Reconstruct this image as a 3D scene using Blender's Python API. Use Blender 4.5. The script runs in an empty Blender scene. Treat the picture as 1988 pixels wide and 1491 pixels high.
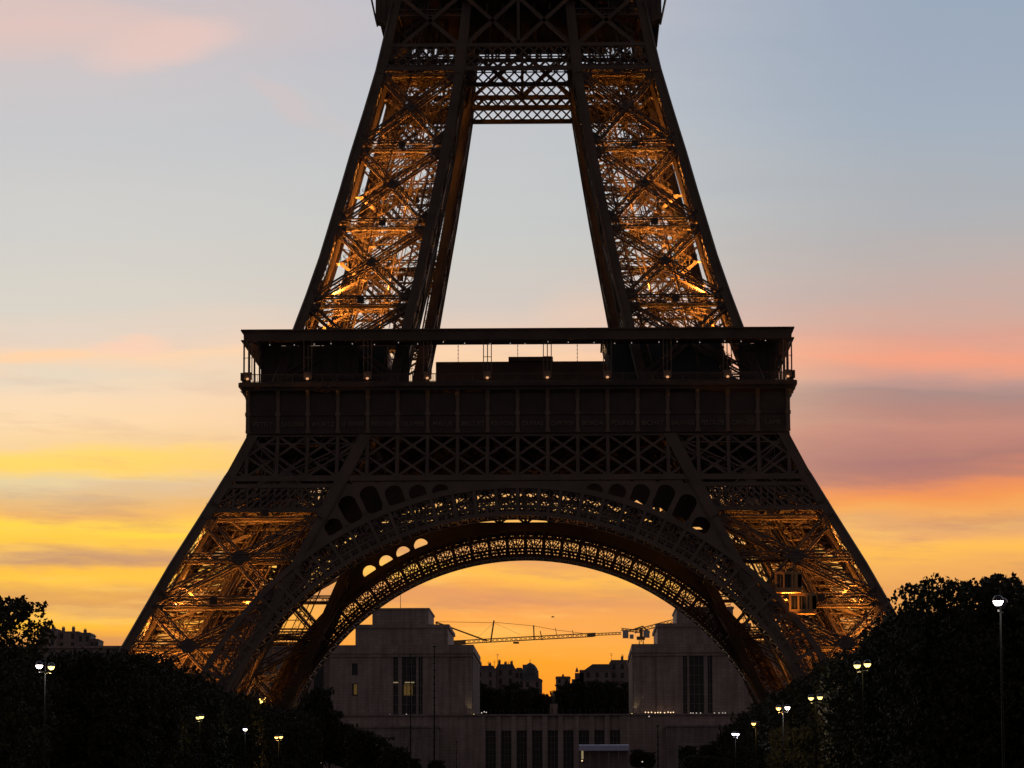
import bpy, math, random
import numpy as np
from mathutils import Vector, Matrix
R_ = math.radians
rng = random.Random(7)
sc = bpy.context.scene
COL = sc.collection

# ------------------------------------------------------------------ camera
CD, CF, CTH, CA, CPSI, CROLL = 495.0, 7075.0, .1205, 7.22, .0172, -.0031
camd = bpy.data.cameras.new("camera")
cam = bpy.data.objects.new("camera", camd)
COL.objects.link(cam)
F = Vector((-math.sin(CPSI)*math.cos(CTH), math.cos(CPSI)*math.cos(CTH), math.sin(CTH)))
Rt = Vector((math.cos(CPSI), math.sin(CPSI), 0))
Up = Rt.cross(F)
R2 = Rt*math.cos(CROLL)+Up*math.sin(CROLL)
U2 = -Rt*math.sin(CROLL)+Up*math.cos(CROLL)
M = Matrix((R2, U2, -F)).transposed().to_4x4()
M.translation = Vector((CA, -CD, 1.6))
cam.matrix_world = M
camd.sensor_width = 36
camd.lens = CF/1988*36
camd.clip_start = 1
camd.clip_end = 30000
sc.camera = cam
CP = Vector((CA, -CD, 1.6))


def at(px, py, Y):
    """point of the world plane y = Y that the photograph shows at a pixel"""
    d = F+R2*((px-994)/CF)-U2*((py-745.5)/CF)
    return CP+d*((Y+CD)/d.y)


# ------------------------------------------------------------------ exposure
sc.view_settings.view_transform = 'Standard'
sc.view_settings.look = 'None'
sc.view_settings.exposure = 0
sc.view_settings.gamma = 1


def lin(c):
    return tuple(((v/255)/12.92 if v/255 <= .04045 else ((v/255+.055)/1.055)**2.4) for v in c)


# ------------------------------------------------------------------ world: dusk sky
world = bpy.data.worlds.new("World")
sc.world = world
world.use_nodes = True
nt = world.node_tree
N = nt.nodes
L = nt.links
N.clear()


def node(tree, t, **kw):
    n = tree.nodes.new(t)
    for k, v in kw.items():
        setattr(n, k, v)
    return n


def mth(op, a, b=None, clamp=False, tree=None):
    tr = tree or nt
    n = tr.nodes.new('ShaderNodeMath')
    n.operation = op
    n.use_clamp = clamp
    for i, v in enumerate((a, b)):
        if v is None:
            continue
        if isinstance(v, (int, float)):
            n.inputs[i].default_value = v
        else:
            tr.links.new(v, n.inputs[i])
    return n.outputs[0]


def smooth(v, a, b):
    n = nt.nodes.new('ShaderNodeMapRange')
    n.interpolation_type = 'SMOOTHSTEP'
    nt.links.new(v, n.inputs[0])
    n.inputs[1].default_value = a
    n.inputs[2].default_value = b
    return n.outputs[0]


def mixc(f, a, b, bt='MIX'):
    n = nt.nodes.new('ShaderNodeMix')
    n.data_type = 'RGBA'
    n.blend_type = bt
    for i, v in ((0, f), (6, a), (7, b)):
        if isinstance(v, (int, float)):
            n.inputs[i].default_value = v
        elif isinstance(v, tuple):
            n.inputs[i].default_value = (*v, 1)
        else:
            nt.links.new(v, n.inputs[i])
    return n.outputs[2]


tc = node(nt, 'ShaderNodeTexCoord')
sep = node(nt, 'ShaderNodeSeparateXYZ')
L.new(tc.outputs['Generated'], sep.inputs[0])
dx, dy, dz = sep.outputs
hyp = mth('SQRT', mth('ADD', mth('MULTIPLY', dx, dx), mth('MULTIPLY', dy, dy)))
hyp = mth('MAXIMUM', hyp, .001)
rr = mth('DIVIDE', dz, hyp)                     # tangent of the elevation
az = mth('ARCTAN2', dx, dy)                     # compass angle, 0 = along the tower's axis
comb = node(nt, 'ShaderNodeCombineXYZ')
L.new(az, comb.inputs[0])
L.new(mth('ADD', rr, mth('MULTIPLY', az, .03)), comb.inputs[1])


def sky_noise(sx, sy, detail, off, rough=.55, dist=0.0):
    mp = node(nt, 'ShaderNodeMapping')
    mp.inputs['Scale'].default_value = (sx, sy, 1)
    mp.inputs['Location'].default_value = (off, off*.7, off)
    L.new(comb.outputs[0], mp.inputs[0])
    n = node(nt, 'ShaderNodeTexNoise')
    n.inputs['Scale'].default_value = 1
    n.inputs['Detail'].default_value = detail
    n.inputs['Roughness'].default_value = rough
    n.inputs['Distortion'].default_value = dist
    L.new(mp.outputs[0], n.inputs['Vector'])
    return n.outputs[0]


n1 = sky_noise(9, 45, 5, 3.1)
n2 = sky_noise(22, 160, 6, 8.3, .6)
n3 = sky_noise(16, 110, 6, 1.7, .6)
wob = mth('ADD', mth('MULTIPLY', mth('SUBTRACT', n1, .5), .016), mth('MULTIPLY', mth('SUBTRACT', n2, .5), .007))
r2 = mth('ADD', rr, wob)
RMAX = .26
pos = mth('DIVIDE', r2, RMAX, True)


def rpix(y):
    return math.tan(CTH+math.atan((745.5-y)/CF))


def ramp(stops):
    n = node(nt, 'ShaderNodeValToRGB')
    cr = n.color_ramp
    st = sorted([(min(1, max(0, rpix(y)/RMAX)), c) for y, c in stops])
    while len(cr.elements) < len(st):
        cr.elements.new(.5)
    for e, (p, c) in zip(cr.elements, st):
        e.position = p
    for e, (p, c) in zip(cr.elements, st):
        e.color = (*lin(c), 1)
    L.new(pos, n.inputs[0])
    return n.outputs[0]


rampL = ramp([(1601, (205, 120, 60)), (1300, (215, 135, 70)), (1245, (214, 146, 82)), (1205, (250, 186, 58)), (1185, (252, 192, 62)),
              (1165, (206, 150, 92)), (1150, (216, 160, 90)), (1125, (252, 196, 72)), (1108, (250, 190, 72)),
              (1090, (192, 148, 112)), (1078, (202, 156, 110)), (1060, (250, 196, 72)), (1012, (255, 212, 78)), (992, (236, 180, 104)),
              (968, (224, 184, 128)), (942, (222, 204, 164)), (915, (255, 212, 104)), (888, (255, 214, 112)), (862, (242, 208, 156)),
              (820, (248, 216, 172)), (770, (244, 216, 182)), (725, (226, 212, 190)), (690, (246, 210, 176)), (668, (228, 208, 190)),
              (600, (212, 208, 198)), (450, (204, 204, 201)), (250, (195, 197, 201)), (120, (202, 194, 196)), (60, (214, 192, 188)),
              (0, (206, 190, 190)), (-80, (190, 190, 200))])
rampM = ramp([(1601, (225, 120, 40)), (1340, (252, 150, 40)), (1290, (255, 160, 44)), (1240, (250, 168, 70)), (1200, (240, 162, 88)),
              (1165, (222, 152, 98)), (1140, (240, 168, 84)), (1114, (255, 190, 78)), (1092, (224, 158, 100)), (1040, (240, 176, 100)),
              (1000, (250, 190, 90)), (950, (240, 180, 110)), (880, (236, 190, 150)), (780, (240, 202, 166)), (690, (246, 208, 172)),
              (650, (228, 202, 182)), (600, (208, 198, 190)), (520, (200, 199, 194)), (420, (195, 199, 199)), (250, (190, 194, 199)),
              (100, (184, 189, 199)), (0, (190, 190, 198)), (-80, (180, 186, 200))])
rampR = ramp([(1601, (205, 125, 60)), (1250, (235, 160, 80)), (1140, (226, 160, 92)), (1105, (238, 172, 92)), (1078, (252, 188, 84)),
              (1050, (236, 172, 104)), (1020, (224, 166, 110)), (995, (240, 166, 92)), (965, (240, 150, 84)), (940, (228, 140, 94)),
              (918, (192, 126, 108)), (895, (172, 120, 114)), (870, (188, 130, 118)), (840, (194, 136, 122)), (808, (178, 132, 124)),
              (775, (166, 136, 132)), (752, (190, 148, 140)), (738, (214, 156, 138)), (708, (238, 158, 130)), (682, (226, 160, 138)),
              (655, (216, 160, 144)), (625, (208, 166, 152)), (585, (196, 170, 162)), (500, (182, 174, 172)), (400, (170, 175, 181)),
              (250, (160, 173, 188)), (100, (154, 168, 186)), (0, (150, 166, 186)), (-80, (150, 166, 190))])
fLM = smooth(mth('ADD', az, mth('MULTIPLY', mth('SUBTRACT', n1, .5), .05)), -.15, -.02)
fMR = smooth(mth('ADD', az, mth('MULTIPLY', mth('SUBTRACT', n3, .5), .03)), -.025, .10)
skyc = mixc(fMR, mixc(fLM, rampL, rampM), rampR)
# loose streaks of cloud: low ones mauve, high ones pink
lowmask = mth('SUBTRACT', 1, smooth(rr, .075, .15))
streak = mth('MULTIPLY', smooth(n2, .50, .68), lowmask)
skyc = mixc(mth('MULTIPLY', streak, .30), skyc, lin((172, 124, 108)))
streak2 = mth('MULTIPLY', smooth(n3, .52, .66), mth('SUBTRACT', 1, smooth(rr, .078, .092)))
skyc = mixc(mth('MULTIPLY', streak2, .40), skyc, lin((255, 205, 105)))


def puff(px, py, wx, wy, colour, amt, tilt=0.0):
    """one soft wisp of cloud, standing at a compass angle and a height above the horizon"""
    global skyc
    d = F+R2*((px-994)/CF)-U2*((py-745.5)/CF)
    a0 = math.atan2(d.x, d.y)
    r0 = d.z/math.hypot(d.x, d.y)
    da = mth('SUBTRACT', az, a0)
    dr = mth('SUBTRACT', r2, r0)
    dr = mth('ADD', dr, mth('MULTIPLY', da, tilt))
    q = mth('ADD', mth('POWER', mth('ABSOLUTE', mth('DIVIDE', da, wx/CF)), 2), mth('POWER', mth('ABSOLUTE', mth('DIVIDE', dr, wy/CF)), 2))
    q = mth('ADD', q, mth('MULTIPLY', mth('SUBTRACT', n3, .5), .9))
    f = mth('MULTIPLY', smooth(q, 2.3, -.3), amt)
    skyc = mixc(f, skyc, lin(colour))


puff(310, 85, 130, 42, (232, 198, 188), .75, -.22)
puff(90, 45, 230, 55, (222, 194, 186), .6, 0)
puff(545, 200, 60, 22, (206, 192, 192), .6, .6)
puff(640, 240, 60, 20, (202, 194, 194), .4, .5)
puff(255, 668, 70, 16, (250, 205, 178), .7, 0)
puff(1180, 600, 120, 40, (232, 200, 178), .5, 0)
puff(60, 690, 100, 12, (252, 206, 160), .6, -.05)
puff(330, 948, 170, 12, (214, 182, 150), .4, 0)
puff(300, 1035, 120, 8, (255, 214, 70), .7, 0)
puff(1680, 880, 160, 40, (158, 112, 116), .4, .1)
puff(1900, 700, 220, 20, (244, 160, 128), .4, 0)
# the rest of the dome: blue dusk overhead, dim in the east
skyc = mixc(smooth(rr, .24, 1.3), skyc, (.085, .088, .11))
away = smooth(mth('ABSOLUTE', az), .35, 2.0)
skyc = mixc(away, skyc, (.066, .055, .060))
below = smooth(rr, -.02, -.10)
skyc = mixc(below, skyc, (.02, .018, .02))
nish = node(nt, 'ShaderNodeTexSky')
nish.sky_type = 'NISHITA'
nish.sun_disc = False
nish.sun_elevation = R_(1.0)
nish.sun_rotation = R_(-6)
bg1 = node(nt, 'ShaderNodeBackground')
L.new(skyc, bg1.inputs[0])
bg1.inputs[1].default_value = 1.02
bg2 = node(nt, 'ShaderNodeBackground')
L.new(nish.outputs[0], bg2.inputs[0])
bg2.inputs[1].default_value = .004
addn = node(nt, 'ShaderNodeAddShader')
L.new(bg1.outputs[0], addn.inputs[0])
L.new(bg2.outputs[0], addn.inputs[1])
wo = node(nt, 'ShaderNodeOutputWorld')
L.new(addn.outputs[0], wo.inputs[0])
# sun: just gone, a last warm rim of light from beyond the palace
sund = bpy.data.lights.new("sun", 'SUN')
sund.energy = .12
sund.angle = R_(6)
sund.color = (1, .55, .3)
sun = bpy.data.objects.new("sun", sund)
sun.rotation_euler = Vector((-math.sin(R_(6)), math.cos(R_(6)), math.sin(R_(2)))).to_track_quat('Z', 'Y').to_euler()
COL.objects.link(sun)


# ------------------------------------------------------------------ materials
def mat(name, col, rough=.6, metal=0, var=.25, scale=1.0, emit=None, es=0, spec=.5, bump=0, space='Object'):
    m = bpy.data.materials.new(name)
    m.use_nodes = True
    t = m.node_tree
    b = t.nodes['Principled BSDF']
    b.inputs['Roughness'].default_value = rough
    b.inputs['Metallic'].default_value = metal
    b.inputs['Specular IOR Level'].default_value = spec
    tcn = t.nodes.new('ShaderNodeTexCoord')
    nz = t.nodes.new('ShaderNodeTexNoise')
    nz.inputs['Scale'].default_value = scale
    nz.inputs['Detail'].default_value = 6
    t.links.new(tcn.outputs[space], nz.inputs['Vector'])
    cr = t.nodes.new('ShaderNodeValToRGB')
    cr.color_ramp.elements[0].position = .3
    cr.color_ramp.elements[1].position = .7
    cr.color_ramp.elements[0].color = (*[c*(1-var) for c in col], 1)
    cr.color_ramp.elements[1].color = (*[min(1, c*(1+var)) for c in col], 1)
    t.links.new(nz.outputs[0], cr.inputs[0])
    t.links.new(cr.outputs[0], b.inputs['Base Color'])
    if bump:
        bp = t.nodes.new('ShaderNodeBump')
        bp.inputs['Strength'].default_value = bump
        t.links.new(nz.outputs[0], bp.inputs['Height'])
        t.links.new(bp.outputs[0], b.inputs['Normal'])
    if emit:
        b.inputs['Emission Color'].default_value = (*emit, 1)
        b.inputs['Emission Strength'].default_value = es
    return m


MT = {
    'iron': mat('painted_iron', (.125, .085, .062), .55, 0, .25, .35),
    'iron_dark': mat('painted_iron_dark', (.085, .06, .046), .6, 0, .25, .5),
    'iron_pale': mat('painted_iron_pale', (.24, .165, .12), .5, 0, .2, .5),
    'gold_letters': mat('gold_lettering', (.26, .22, .16), .5, 0, .15, 1),
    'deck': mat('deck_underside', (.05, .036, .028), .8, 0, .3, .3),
    'glass': mat('dark_glass', (.025, .026, .03), .4, 0, .1, .2),
    'cabin': mat('lift_cabin_paint', (.55, .30, .12), .5, 0, .1, 1),
    'stone': mat('pale_limestone', (.53, .43, .395), .9, 0, .14, .09, bump=.1),
    'stone_dark': mat('weathered_limestone', (.36, .30, .28), .9, 0, .2, .12, bump=.1),
    'city': mat('city_stone', (.30, .24, .225), .9, 0, .22, .12),
    'zinc': mat('zinc_roof', (.10, .10, .11), .6, 0, .25, .2),
    'window': mat('window_glass', (.025, .025, .03), .15, 0, .1, .3),
    'bark': mat('bark', (.06, .045, .035), .9, 0, .3, 2),
    'leaf': mat('leaves', (.042, .046, .026), .7, 0, .45, 1.4, spec=.15),
    'leaf_warm': mat('leaves_olive', (.048, .046, .026), .7, 0, .45, 1.4, spec=.15),
    'ground': mat('park_ground', (.10, .085, .06), .95, 0, .3, .05),
    'grass': mat('lawn', (.04, .065, .02), .95, 0, .3, .3),
    'gravel': mat('gravel_path', (.22, .19, .15), .95, 0, .2, .6),
    'asphalt': mat('asphalt', (.05, .05, .052), .9, 0, .2, .5),
    'water': mat('river_water', (.03, .035, .035), .12, 0, .2, .1, bump=.2),
    'pole': mat('dark_green_pole', (.010, .011, .010), .6, 0, .2, 2, spec=.2),
    'dome': mat('smoked_dome', (.02, .02, .03), .15, 0, .1, 2),
    'crane': mat('crane_paint', (.33, .22, .10), .6, 0, .2, 1),
    'crane_white': mat('crane_cab_paint', (.55, .55, .56), .5, 0, .1, 1),
    'canvas': mat('pale_canvas', (.60, .62, .85), .8, 0, .1, .6),
    'cloth': mat('dark_clothes', (.05, .05, .06), .9, 0, .5, .8),
    'skin': mat('skin', (.35, .22, .16), .6, 0, .1, 1),
    'bird': mat('bird_plumage', (.05, .045, .045), .8, 0, .2, 2),
    'masonry': mat('base_masonry', (.30, .27, .23), .9, 0, .15, .5),
}


def courses(m, fac=.16):
    t = m.node_tree
    b = t.nodes['Principled BSDF']
    src = b.inputs['Base Color'].links[0].from_socket
    tcn = t.nodes.new('ShaderNodeTexCoord')
    sp_ = t.nodes.new('ShaderNodeSeparateXYZ')
    cb = t.nodes.new('ShaderNodeCombineXYZ')
    t.links.new(tcn.outputs['Object'], sp_.inputs[0])
    ad = t.nodes.new('ShaderNodeMath')
    t.links.new(sp_.outputs[0], ad.inputs[0])
    t.links.new(sp_.outputs[1], ad.inputs[1])
    t.links.new(ad.outputs[0], cb.inputs[0])
    t.links.new(sp_.outputs[2], cb.inputs[1])
    br = t.nodes.new('ShaderNodeTexBrick')
    br.inputs['Scale'].default_value = 1
    br.inputs['Brick Width'].default_value = 2.2
    br.inputs['Row Height'].default_value = .95
    br.inputs['Mortar Size'].default_value = .035
    br.inputs['Color1'].default_value = (1, 1, 1, 1)
    br.inputs['Color2'].default_value = (.84, .83, .82, 1)
    br.inputs['Mortar'].default_value = (.55, .55, .55, 1)
    t.links.new(cb.outputs[0], br.inputs['Vector'])
    # rain streaks below the ledges: long thin vertical noise
    mp = t.nodes.new('ShaderNodeMapping')
    mp.inputs['Scale'].default_value = (.8, 1, .06)
    t.links.new(tcn.outputs['Object'], mp.inputs[0])
    nz = t.nodes.new('ShaderNodeTexNoise')
    nz.inputs['Scale'].default_value = 1
    nz.inputs['Detail'].default_value = 5
    t.links.new(mp.outputs[0], nz.inputs[0])
    rp = t.nodes.new('ShaderNodeValToRGB')
    rp.color_ramp.elements[0].position = .35
    rp.color_ramp.elements[1].position = .6
    rp.color_ramp.elements[0].color = (.7, .68, .66, 1)
    rp.color_ramp.elements[1].color = (1, 1, 1, 1)
    t.links.new(nz.outputs[0], rp.inputs[0])
    cur = src
    for extra, f in ((br.outputs[0], 1.0), (rp.outputs[0], .9)):
        mx = t.nodes.new('ShaderNodeMix')
        mx.data_type = 'RGBA'
        mx.blend_type = 'MULTIPLY'
        mx.inputs[0].default_value = f
        t.links.new(cur, mx.inputs[6])
        t.links.new(extra, mx.inputs[7])
        cur = mx.outputs[2]
    t.links.new(cur, b.inputs['Base Color'])


courses(MT['stone'])
courses(MT['stone_dark'])


def emat(name, col, s):
    m = bpy.data.materials.new(name)
    m.use_nodes = True
    b = m.node_tree.nodes['Principled BSDF']
    b.inputs['Base Color'].default_value = (*[min(.9, c) for c in col], 1)
    b.inputs['Emission Color'].default_value = (*col, 1)
    b.inputs['Emission Strength'].default_value = s
    return m


MT['lit_white'] = emat('lit_bowl_white', (1, .86, .80), 12)
MT['lit_yellow'] = emat('lit_bowl_yellow', (1, .78, .26), 2.2)
MT['lit_orange'] = emat('lit_bowl_orange', (1, .50, .13), 4)
MT['lit_cool'] = emat('lit_bowl_cool', (.80, .78, 1), 6)
MT['lit_spot'] = emat('lit_spot_amber', (1, .50, .24), .7)
MT['lit_gold'] = emat('lit_projector_glass', (1, .60, .12), 6)
MT['lit_window'] = emat('lit_window', (1, .60, .16), .04)
MT['lit_strip'] = emat('lit_strip', (1, .80, .40), .2)
MT['lit_dot'] = emat('lit_dot_amber', (1, .66, .38), 1.7)
MT['lit_dotw'] = emat('lit_dot_white', (1, .85, .75), .6)


# ------------------------------------------------------------------ mesh helpers
class MB:
    def __init__(s):
        s.v = []
        s.f = []

    def quad(s, a, b, c, d):
        i = len(s.v)
        s.v += [tuple(a), tuple(b), tuple(c), tuple(d)]
        s.f.append((i, i+1, i+2, i+3))

    def poly(s, pts):
        i = len(s.v)
        s.v += [tuple(p) for p in pts]
        s.f.append(tuple(range(i, i+len(pts))))

    def hexa(s, p):
        i = len(s.v)
        s.v += [tuple(q) for q in p]
        s.f += [(i, i+3, i+2, i+1), (i+4, i+5, i+6, i+7), (i, i+1, i+5, i+4), (i+1, i+2, i+6, i+5), (i+2, i+3, i+7, i+6), (i+3, i, i+4, i+7)]

    def box(s, x0, x1, y0, y1, z0, z1):
        s.hexa([(x0, y0, z0), (x1, y0, z0), (x1, y1, z0), (x0, y1, z0), (x0, y0, z1), (x1, y0, z1), (x1, y1, z1), (x0, y1, z1)])

    def beam(s, p, q, w, h=None, up=(0, 0, 1)):
        """bar from p to q; w is the width along the side axis, h along the other"""
        h = w if h is None else h
        p = Vector(p)
        q = Vector(q)
        d = (q-p)
        if d.length < 1e-6:
            return
        d.normalize()
        u = Vector(up)
        if abs(d.dot(u)) > .99:
            u = Vector((0, 1, 0)) if abs(d.y) < .9 else Vector((1, 0, 0))
        a = d.cross(u).normalized()
        b = a.cross(d)
        a = a*(w/2)
        b = b*(h/2)
        s.hexa([p-a-b, p+a-b, p+a+b, p-a+b, q-a-b, q+a-b, q+a+b, q-a+b])

    def tube(s, p, q, r0, r1=None, n=8):
        r1 = r0 if r1 is None else r1
        p = Vector(p)
        q = Vector(q)
        d = (q-p).normalized()
        u = Vector((0, 0, 1)) if abs(d.z) < .9 else Vector((1, 0, 0))
        a = d.cross(u).normalized()
        b = a.cross(d)
        i = len(s.v)
        for k in range(n):
            t = 2*math.pi*k/n
            s.v.append(tuple(p+(a*math.cos(t)+b*math.sin(t))*r0))
        for k in range(n):
            t = 2*math.pi*k/n
            s.v.append(tuple(q+(a*math.cos(t)+b*math.sin(t))*r1))
        for k in range(n):
            s.f.append((i+k, i+(k+1) % n, i+n+(k+1) % n, i+n+k))
        s.f.append(tuple(i+k for k in reversed(range(n))))
        s.f.append(tuple(i+n+k for k in range(n)))

    def lathe(s, c, prof, n=16):
        """prof: (radius, z) pairs round the vertical through c"""
        i = len(s.v)
        m = len(prof)
        for k in range(n):
            t = 2*math.pi*k/n
            for r, z in prof:
                s.v.append((c[0]+r*math.cos(t), c[1]+r*math.sin(t), c[2]+z))
        for k in range(n):
            k2 = (k+1) % n
            for j in range(m-1):
                s.f.append((i+k*m+j, i+k2*m+j, i+k2*m+j+1, i+k*m+j+1))

    def lattice(s, p, q, w, h, up, t=.12, lt=.085, step=None, sides=(1, 1, 1, 1)):
        """box lattice girder: four corner angles and zigzag lacing on its sides"""
        p = Vector(p)
        q = Vector(q)
        d = q-p
        ln = d.length
        d.normalize()
        u = Vector(up)
        a = d.cross(u).normalized()
        b = a.cross(d)
        a = a*(w/2)
        b = b*(h/2)
        cs = [-a-b, a-b, a+b, -a+b]
        for c in cs:
            s.beam(p+c, q+c, t, t, up)
        step = step or max(w, h)
        n = max(2, int(round(ln/step)))
        for k in range(n):
            p0 = p+d*(ln*k/n)
            p1 = p+d*(ln*(k+1)/n)
            for j in range(4):
                if not sides[j]:
                    continue
                c0 = cs[j]
                c1 = cs[(j+1) % 4]
                if k % 2:
                    c0, c1 = c1, c0
                s.beam(p0+c0, p1+c1, lt, lt*.6, up)

    def build(s, name, m, parent=None, smooth=False):
        me = bpy.data.meshes.new(name)
        me.from_pydata(s.v, [], s.f)
        me.update()
        if m is not None:
            me.materials.append(MT[m] if isinstance(m, str) else m)
        if smooth:
            me.polygons.foreach_set('use_smooth', [True]*len(me.polygons))
        o = bpy.data.objects.new(name, me)
        COL.objects.link(o)
        if parent is not None:
            o.parent = parent
        return o


def tag(o, label=None, cat=None, group=None, kind=None):
    for k, v in (('label', label), ('category', cat), ('group', group), ('kind', kind)):
        if v:
            o[k] = v
    return o


def empty(name, loc=(0, 0, 0), rz=0):
    o = bpy.data.objects.new(name, None)
    o.empty_display_size = 1
    o.location = loc
    o.rotation_euler = (0, 0, rz)
    COL.objects.link(o)
    return o


def copy_tree(o, parent=None):
    c = o.copy()
    for k in ('label', 'category', 'group'):
        if parent is None and k in c.keys() and k == 'label':
            del c[k]
    COL.objects.link(c)
    if parent is not None:
        c.parent = parent
    for ch in list(o.children):
        copy_tree(ch, c)
    return c


def spin(o, k, parent):
    """copy of a part (with its sub-parts), turned k quarter turns about the tower's axis"""
    c = copy_tree(o, parent)
    c.rotation_euler = (0, 0, k*math.pi/2)
    return c


# ------------------------------------------------------------------ the tower
ZW = [0, 23.85, 33.7, 40.4, 45.2, 48.1, 50.65, 57.6, 65, 70, 75.2, 84.4, 89.5, 95.7, 101.4, 108, 120]
WW = [60.3, 48.1, 43.2, 39.55, 37.0, 35.3, 34.35, 31.6, 29.0, 27.35, 25.75, 23.3, 22.0, 20.3, 18.8, 17.4, 15.2]
ZI = [0, 50, 57.6, 73.2, 87, 94, 101.4, 108, 120]
II = [43.5, 19.2, 15.7, 12.3, 9.7, 8.5, 7.3, 6.7, 5.6]


def W(z): return float(np.interp(z, ZW, WW))
def I(z): return float(np.interp(z, ZI, II))


tower = tag(empty('lattice_tower', (0, 0, 0)), 'huge wrought iron lattice tower lit golden from inside its four legs, arch between them', 'tower')
CW = 1.1


def corner(z, k, inset=CW/2):
    """k: 0 outer, 1 front inner, 2 side inner, 3 inmost corner of the near left leg"""
    w = W(z)-inset
    i = I(z)+inset
    return Vector((-(w if k in (0, 2) else i), -(w if k in (0, 1) else i), z))


def make_pillar(z0, z1, levels, mids, name, cw, braces=(1.15, .9)):
    zs = [z0]+[z for z in ZW+ZI if z0 < z < z1]+[z1]
    zs = sorted(set(zs))
    pil = None
    for k in range(4):
        m = MB()
        for a, b in zip(zs[:-1], zs[1:]):
            pa, pb = corner(a, k), corner(b, k)
            h = cw/2
            m.hexa([pa+Vector(v) for v in ((-h, -h, 0), (h, -h, 0), (h, h, 0), (-h, h, 0))] +
                   [pb+Vector(v) for v in ((-h, -h, 0), (h, -h, 0), (h, h, 0), (-h, h, 0))])
        # flanges standing proud of the chord
        for a, b in zip(zs[:-1], zs[1:]):
            pa, pb = corner(a, k), corner(b, k)
            s = Vector((-1 if k in (0, 2) else 1, -1 if k in (0, 1) else 1, 0))*(h+.03)
            m.beam(pa+s, pb+s, .3, .3)
        if k == 0:
            pil = m.build(name, 'iron', tower)
        else:
            m.build('chord', 'iron', pil)
    # faces: pairs of corners and outward normal
    faces = [((0, 1), (0, -1, 0)), ((0, 2), (-1, 0, 0)), ((2, 3), (0, 1, 0)), ((1, 3), (1, 0, 0))]
    bw, bh = braces
    for fi, ((a, b), nrm) in enumerate(faces):
        m = MB()
        g = MB()
        nv = Vector(nrm)

        def P(z, k):
            other = b if k == a else a
            p = corner(z, k)
            return p+(corner(z, other)-p).normalized()*(cw*.5)
        sl = .42 if z0 < 50 else .3
        tk, lstep = (.2, None) if fi == 0 else (.16, 1.9)
        fn = Vector((nrm[0], nrm[1], sl)).normalized()
        for lo, hi in zip(levels[:-1], levels[1:]):
            q = .55
            m.lattice(P(lo+q, a), P(hi-q*1.6, b), bw, bh, fn, tk, .08, lstep, (1, 0, 1, 0))
            m.lattice(P(lo+q, b), P(hi-q*1.6, a), bw, bh, fn, tk, .08, lstep, (1, 0, 1, 0))
            # gusset plate in the middle and little ones at the corners
            c = (P(lo+q, a)+P(hi-q*1.6, b)+P(lo+q, b)+P(hi-q*1.6, a))/4
            side = fn.cross(Vector((0, 0, 1))).normalized()
            upv = side.cross(fn).normalized()
            if upv.z < 0:
                upv = -upv
            rad = (1.05 if z0 < 50 else .62)*(1 if fi == 0 else .7)
            pts = [c+fn*(bh*.5+.1)+(side*math.cos(R_(22.5+45*k))*rad+upv*math.sin(R_(22.5+45*k))*rad) for k in range(8)]
            g.poly(pts)
            pts2 = [p-fn*.08 for p in pts]
            g.poly(pts2[::-1])
            for k in range(8):
                g.quad(pts[k], pts[(k+1) % 8], pts2[(k+1) % 8], pts2[k])
            for cc, zz, sg in () if fi > 1 else ((a, hi-.9, 1), (b, hi-.9, 1), (a, lo+.5, 1), (b, lo+.5, 1)):
                o_ = b if cc == a else a
                p0 = P(zz, cc)
                dd = (corner(zz, o_)-corner(zz, cc)).normalized()
                sz = 1.3 if zz > (lo+hi)/2 else 1.0
                base = p0+fn*(bh*.5)
                dn = -1 if zz > (lo+hi)/2 else 1
                v = Vector((0, 0, dn))
                g.poly([base-dd*.2-v*.5, base+dd*sz-v*.5, base+dd*sz*.8+v*.4, base-dd*.2+v*sz*1.2])
        for z in levels+(mids if fi < 2 else []):
            big = z in levels
            hh = 1.25 if big else .9
            m.lattice(P(z, a), P(z, b), hh, bh, fn, .18, .08, 1.0 if fi == 0 else 1.9, (1, 0, 1, 0))
            m.beam(P(z, a)-Vector((0, 0, hh/2)), P(z, b)-Vector((0, 0, hh/2)), .5, .12)
            if big and fi == 0:
                c = (P(z, a)+P(z, b))/2+fn*(bh*.5+.08)
                side = (P(z, b)-P(z, a)).normalized()
                g.hexa([c+side*x*.45+Vector((0, 0, zz*.42))+fn*y for y in (0, .07) for x, zz in ((-1, -1), (1, -1), (1, 1), (-1, 1))])
        # slender secondary struts and lacing between flange plates along the chords
        for lo, hi in zip(levels[:-1], levels[1:]):
            for kk in ((b,) if fi == 0 else ()):
                o_ = b if kk == a else a
                nn = 9
                for j in range(nn):
                    za = lo+(hi-lo)*j/nn
                    zb = lo+(hi-lo)*(j+1)/nn
                    for zz0, zz1, w0, w1 in ((za, zb, 0, 1.05), (za, zb, 1.05, 0)):
                        p0 = P(zz0, kk)
                        d0 = (corner(zz0, o_)-corner(zz0, kk)).normalized()
                        p1 = P(zz1, kk)
                        m.beam(p0+d0*w0-fn*.35, p1+d0*w1-fn*.35, .07, .07)
                p0 = P(lo, kk)
                p1 = P(hi, kk)
                d0 = (corner(lo, o_)-corner(lo, kk)).normalized()
                m.beam(p0+d0*1.05-fn*.35, p1+d0*1.05-fn*.35, .2, .16)
        br = m.build('cross_bracing', 'iron', pil)
        g.build('gusset_plates', 'iron_dark', pil)
    # webs folded in from the outer chord: an open laced strip, then a plate that turns inward
    m = MB()
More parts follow.
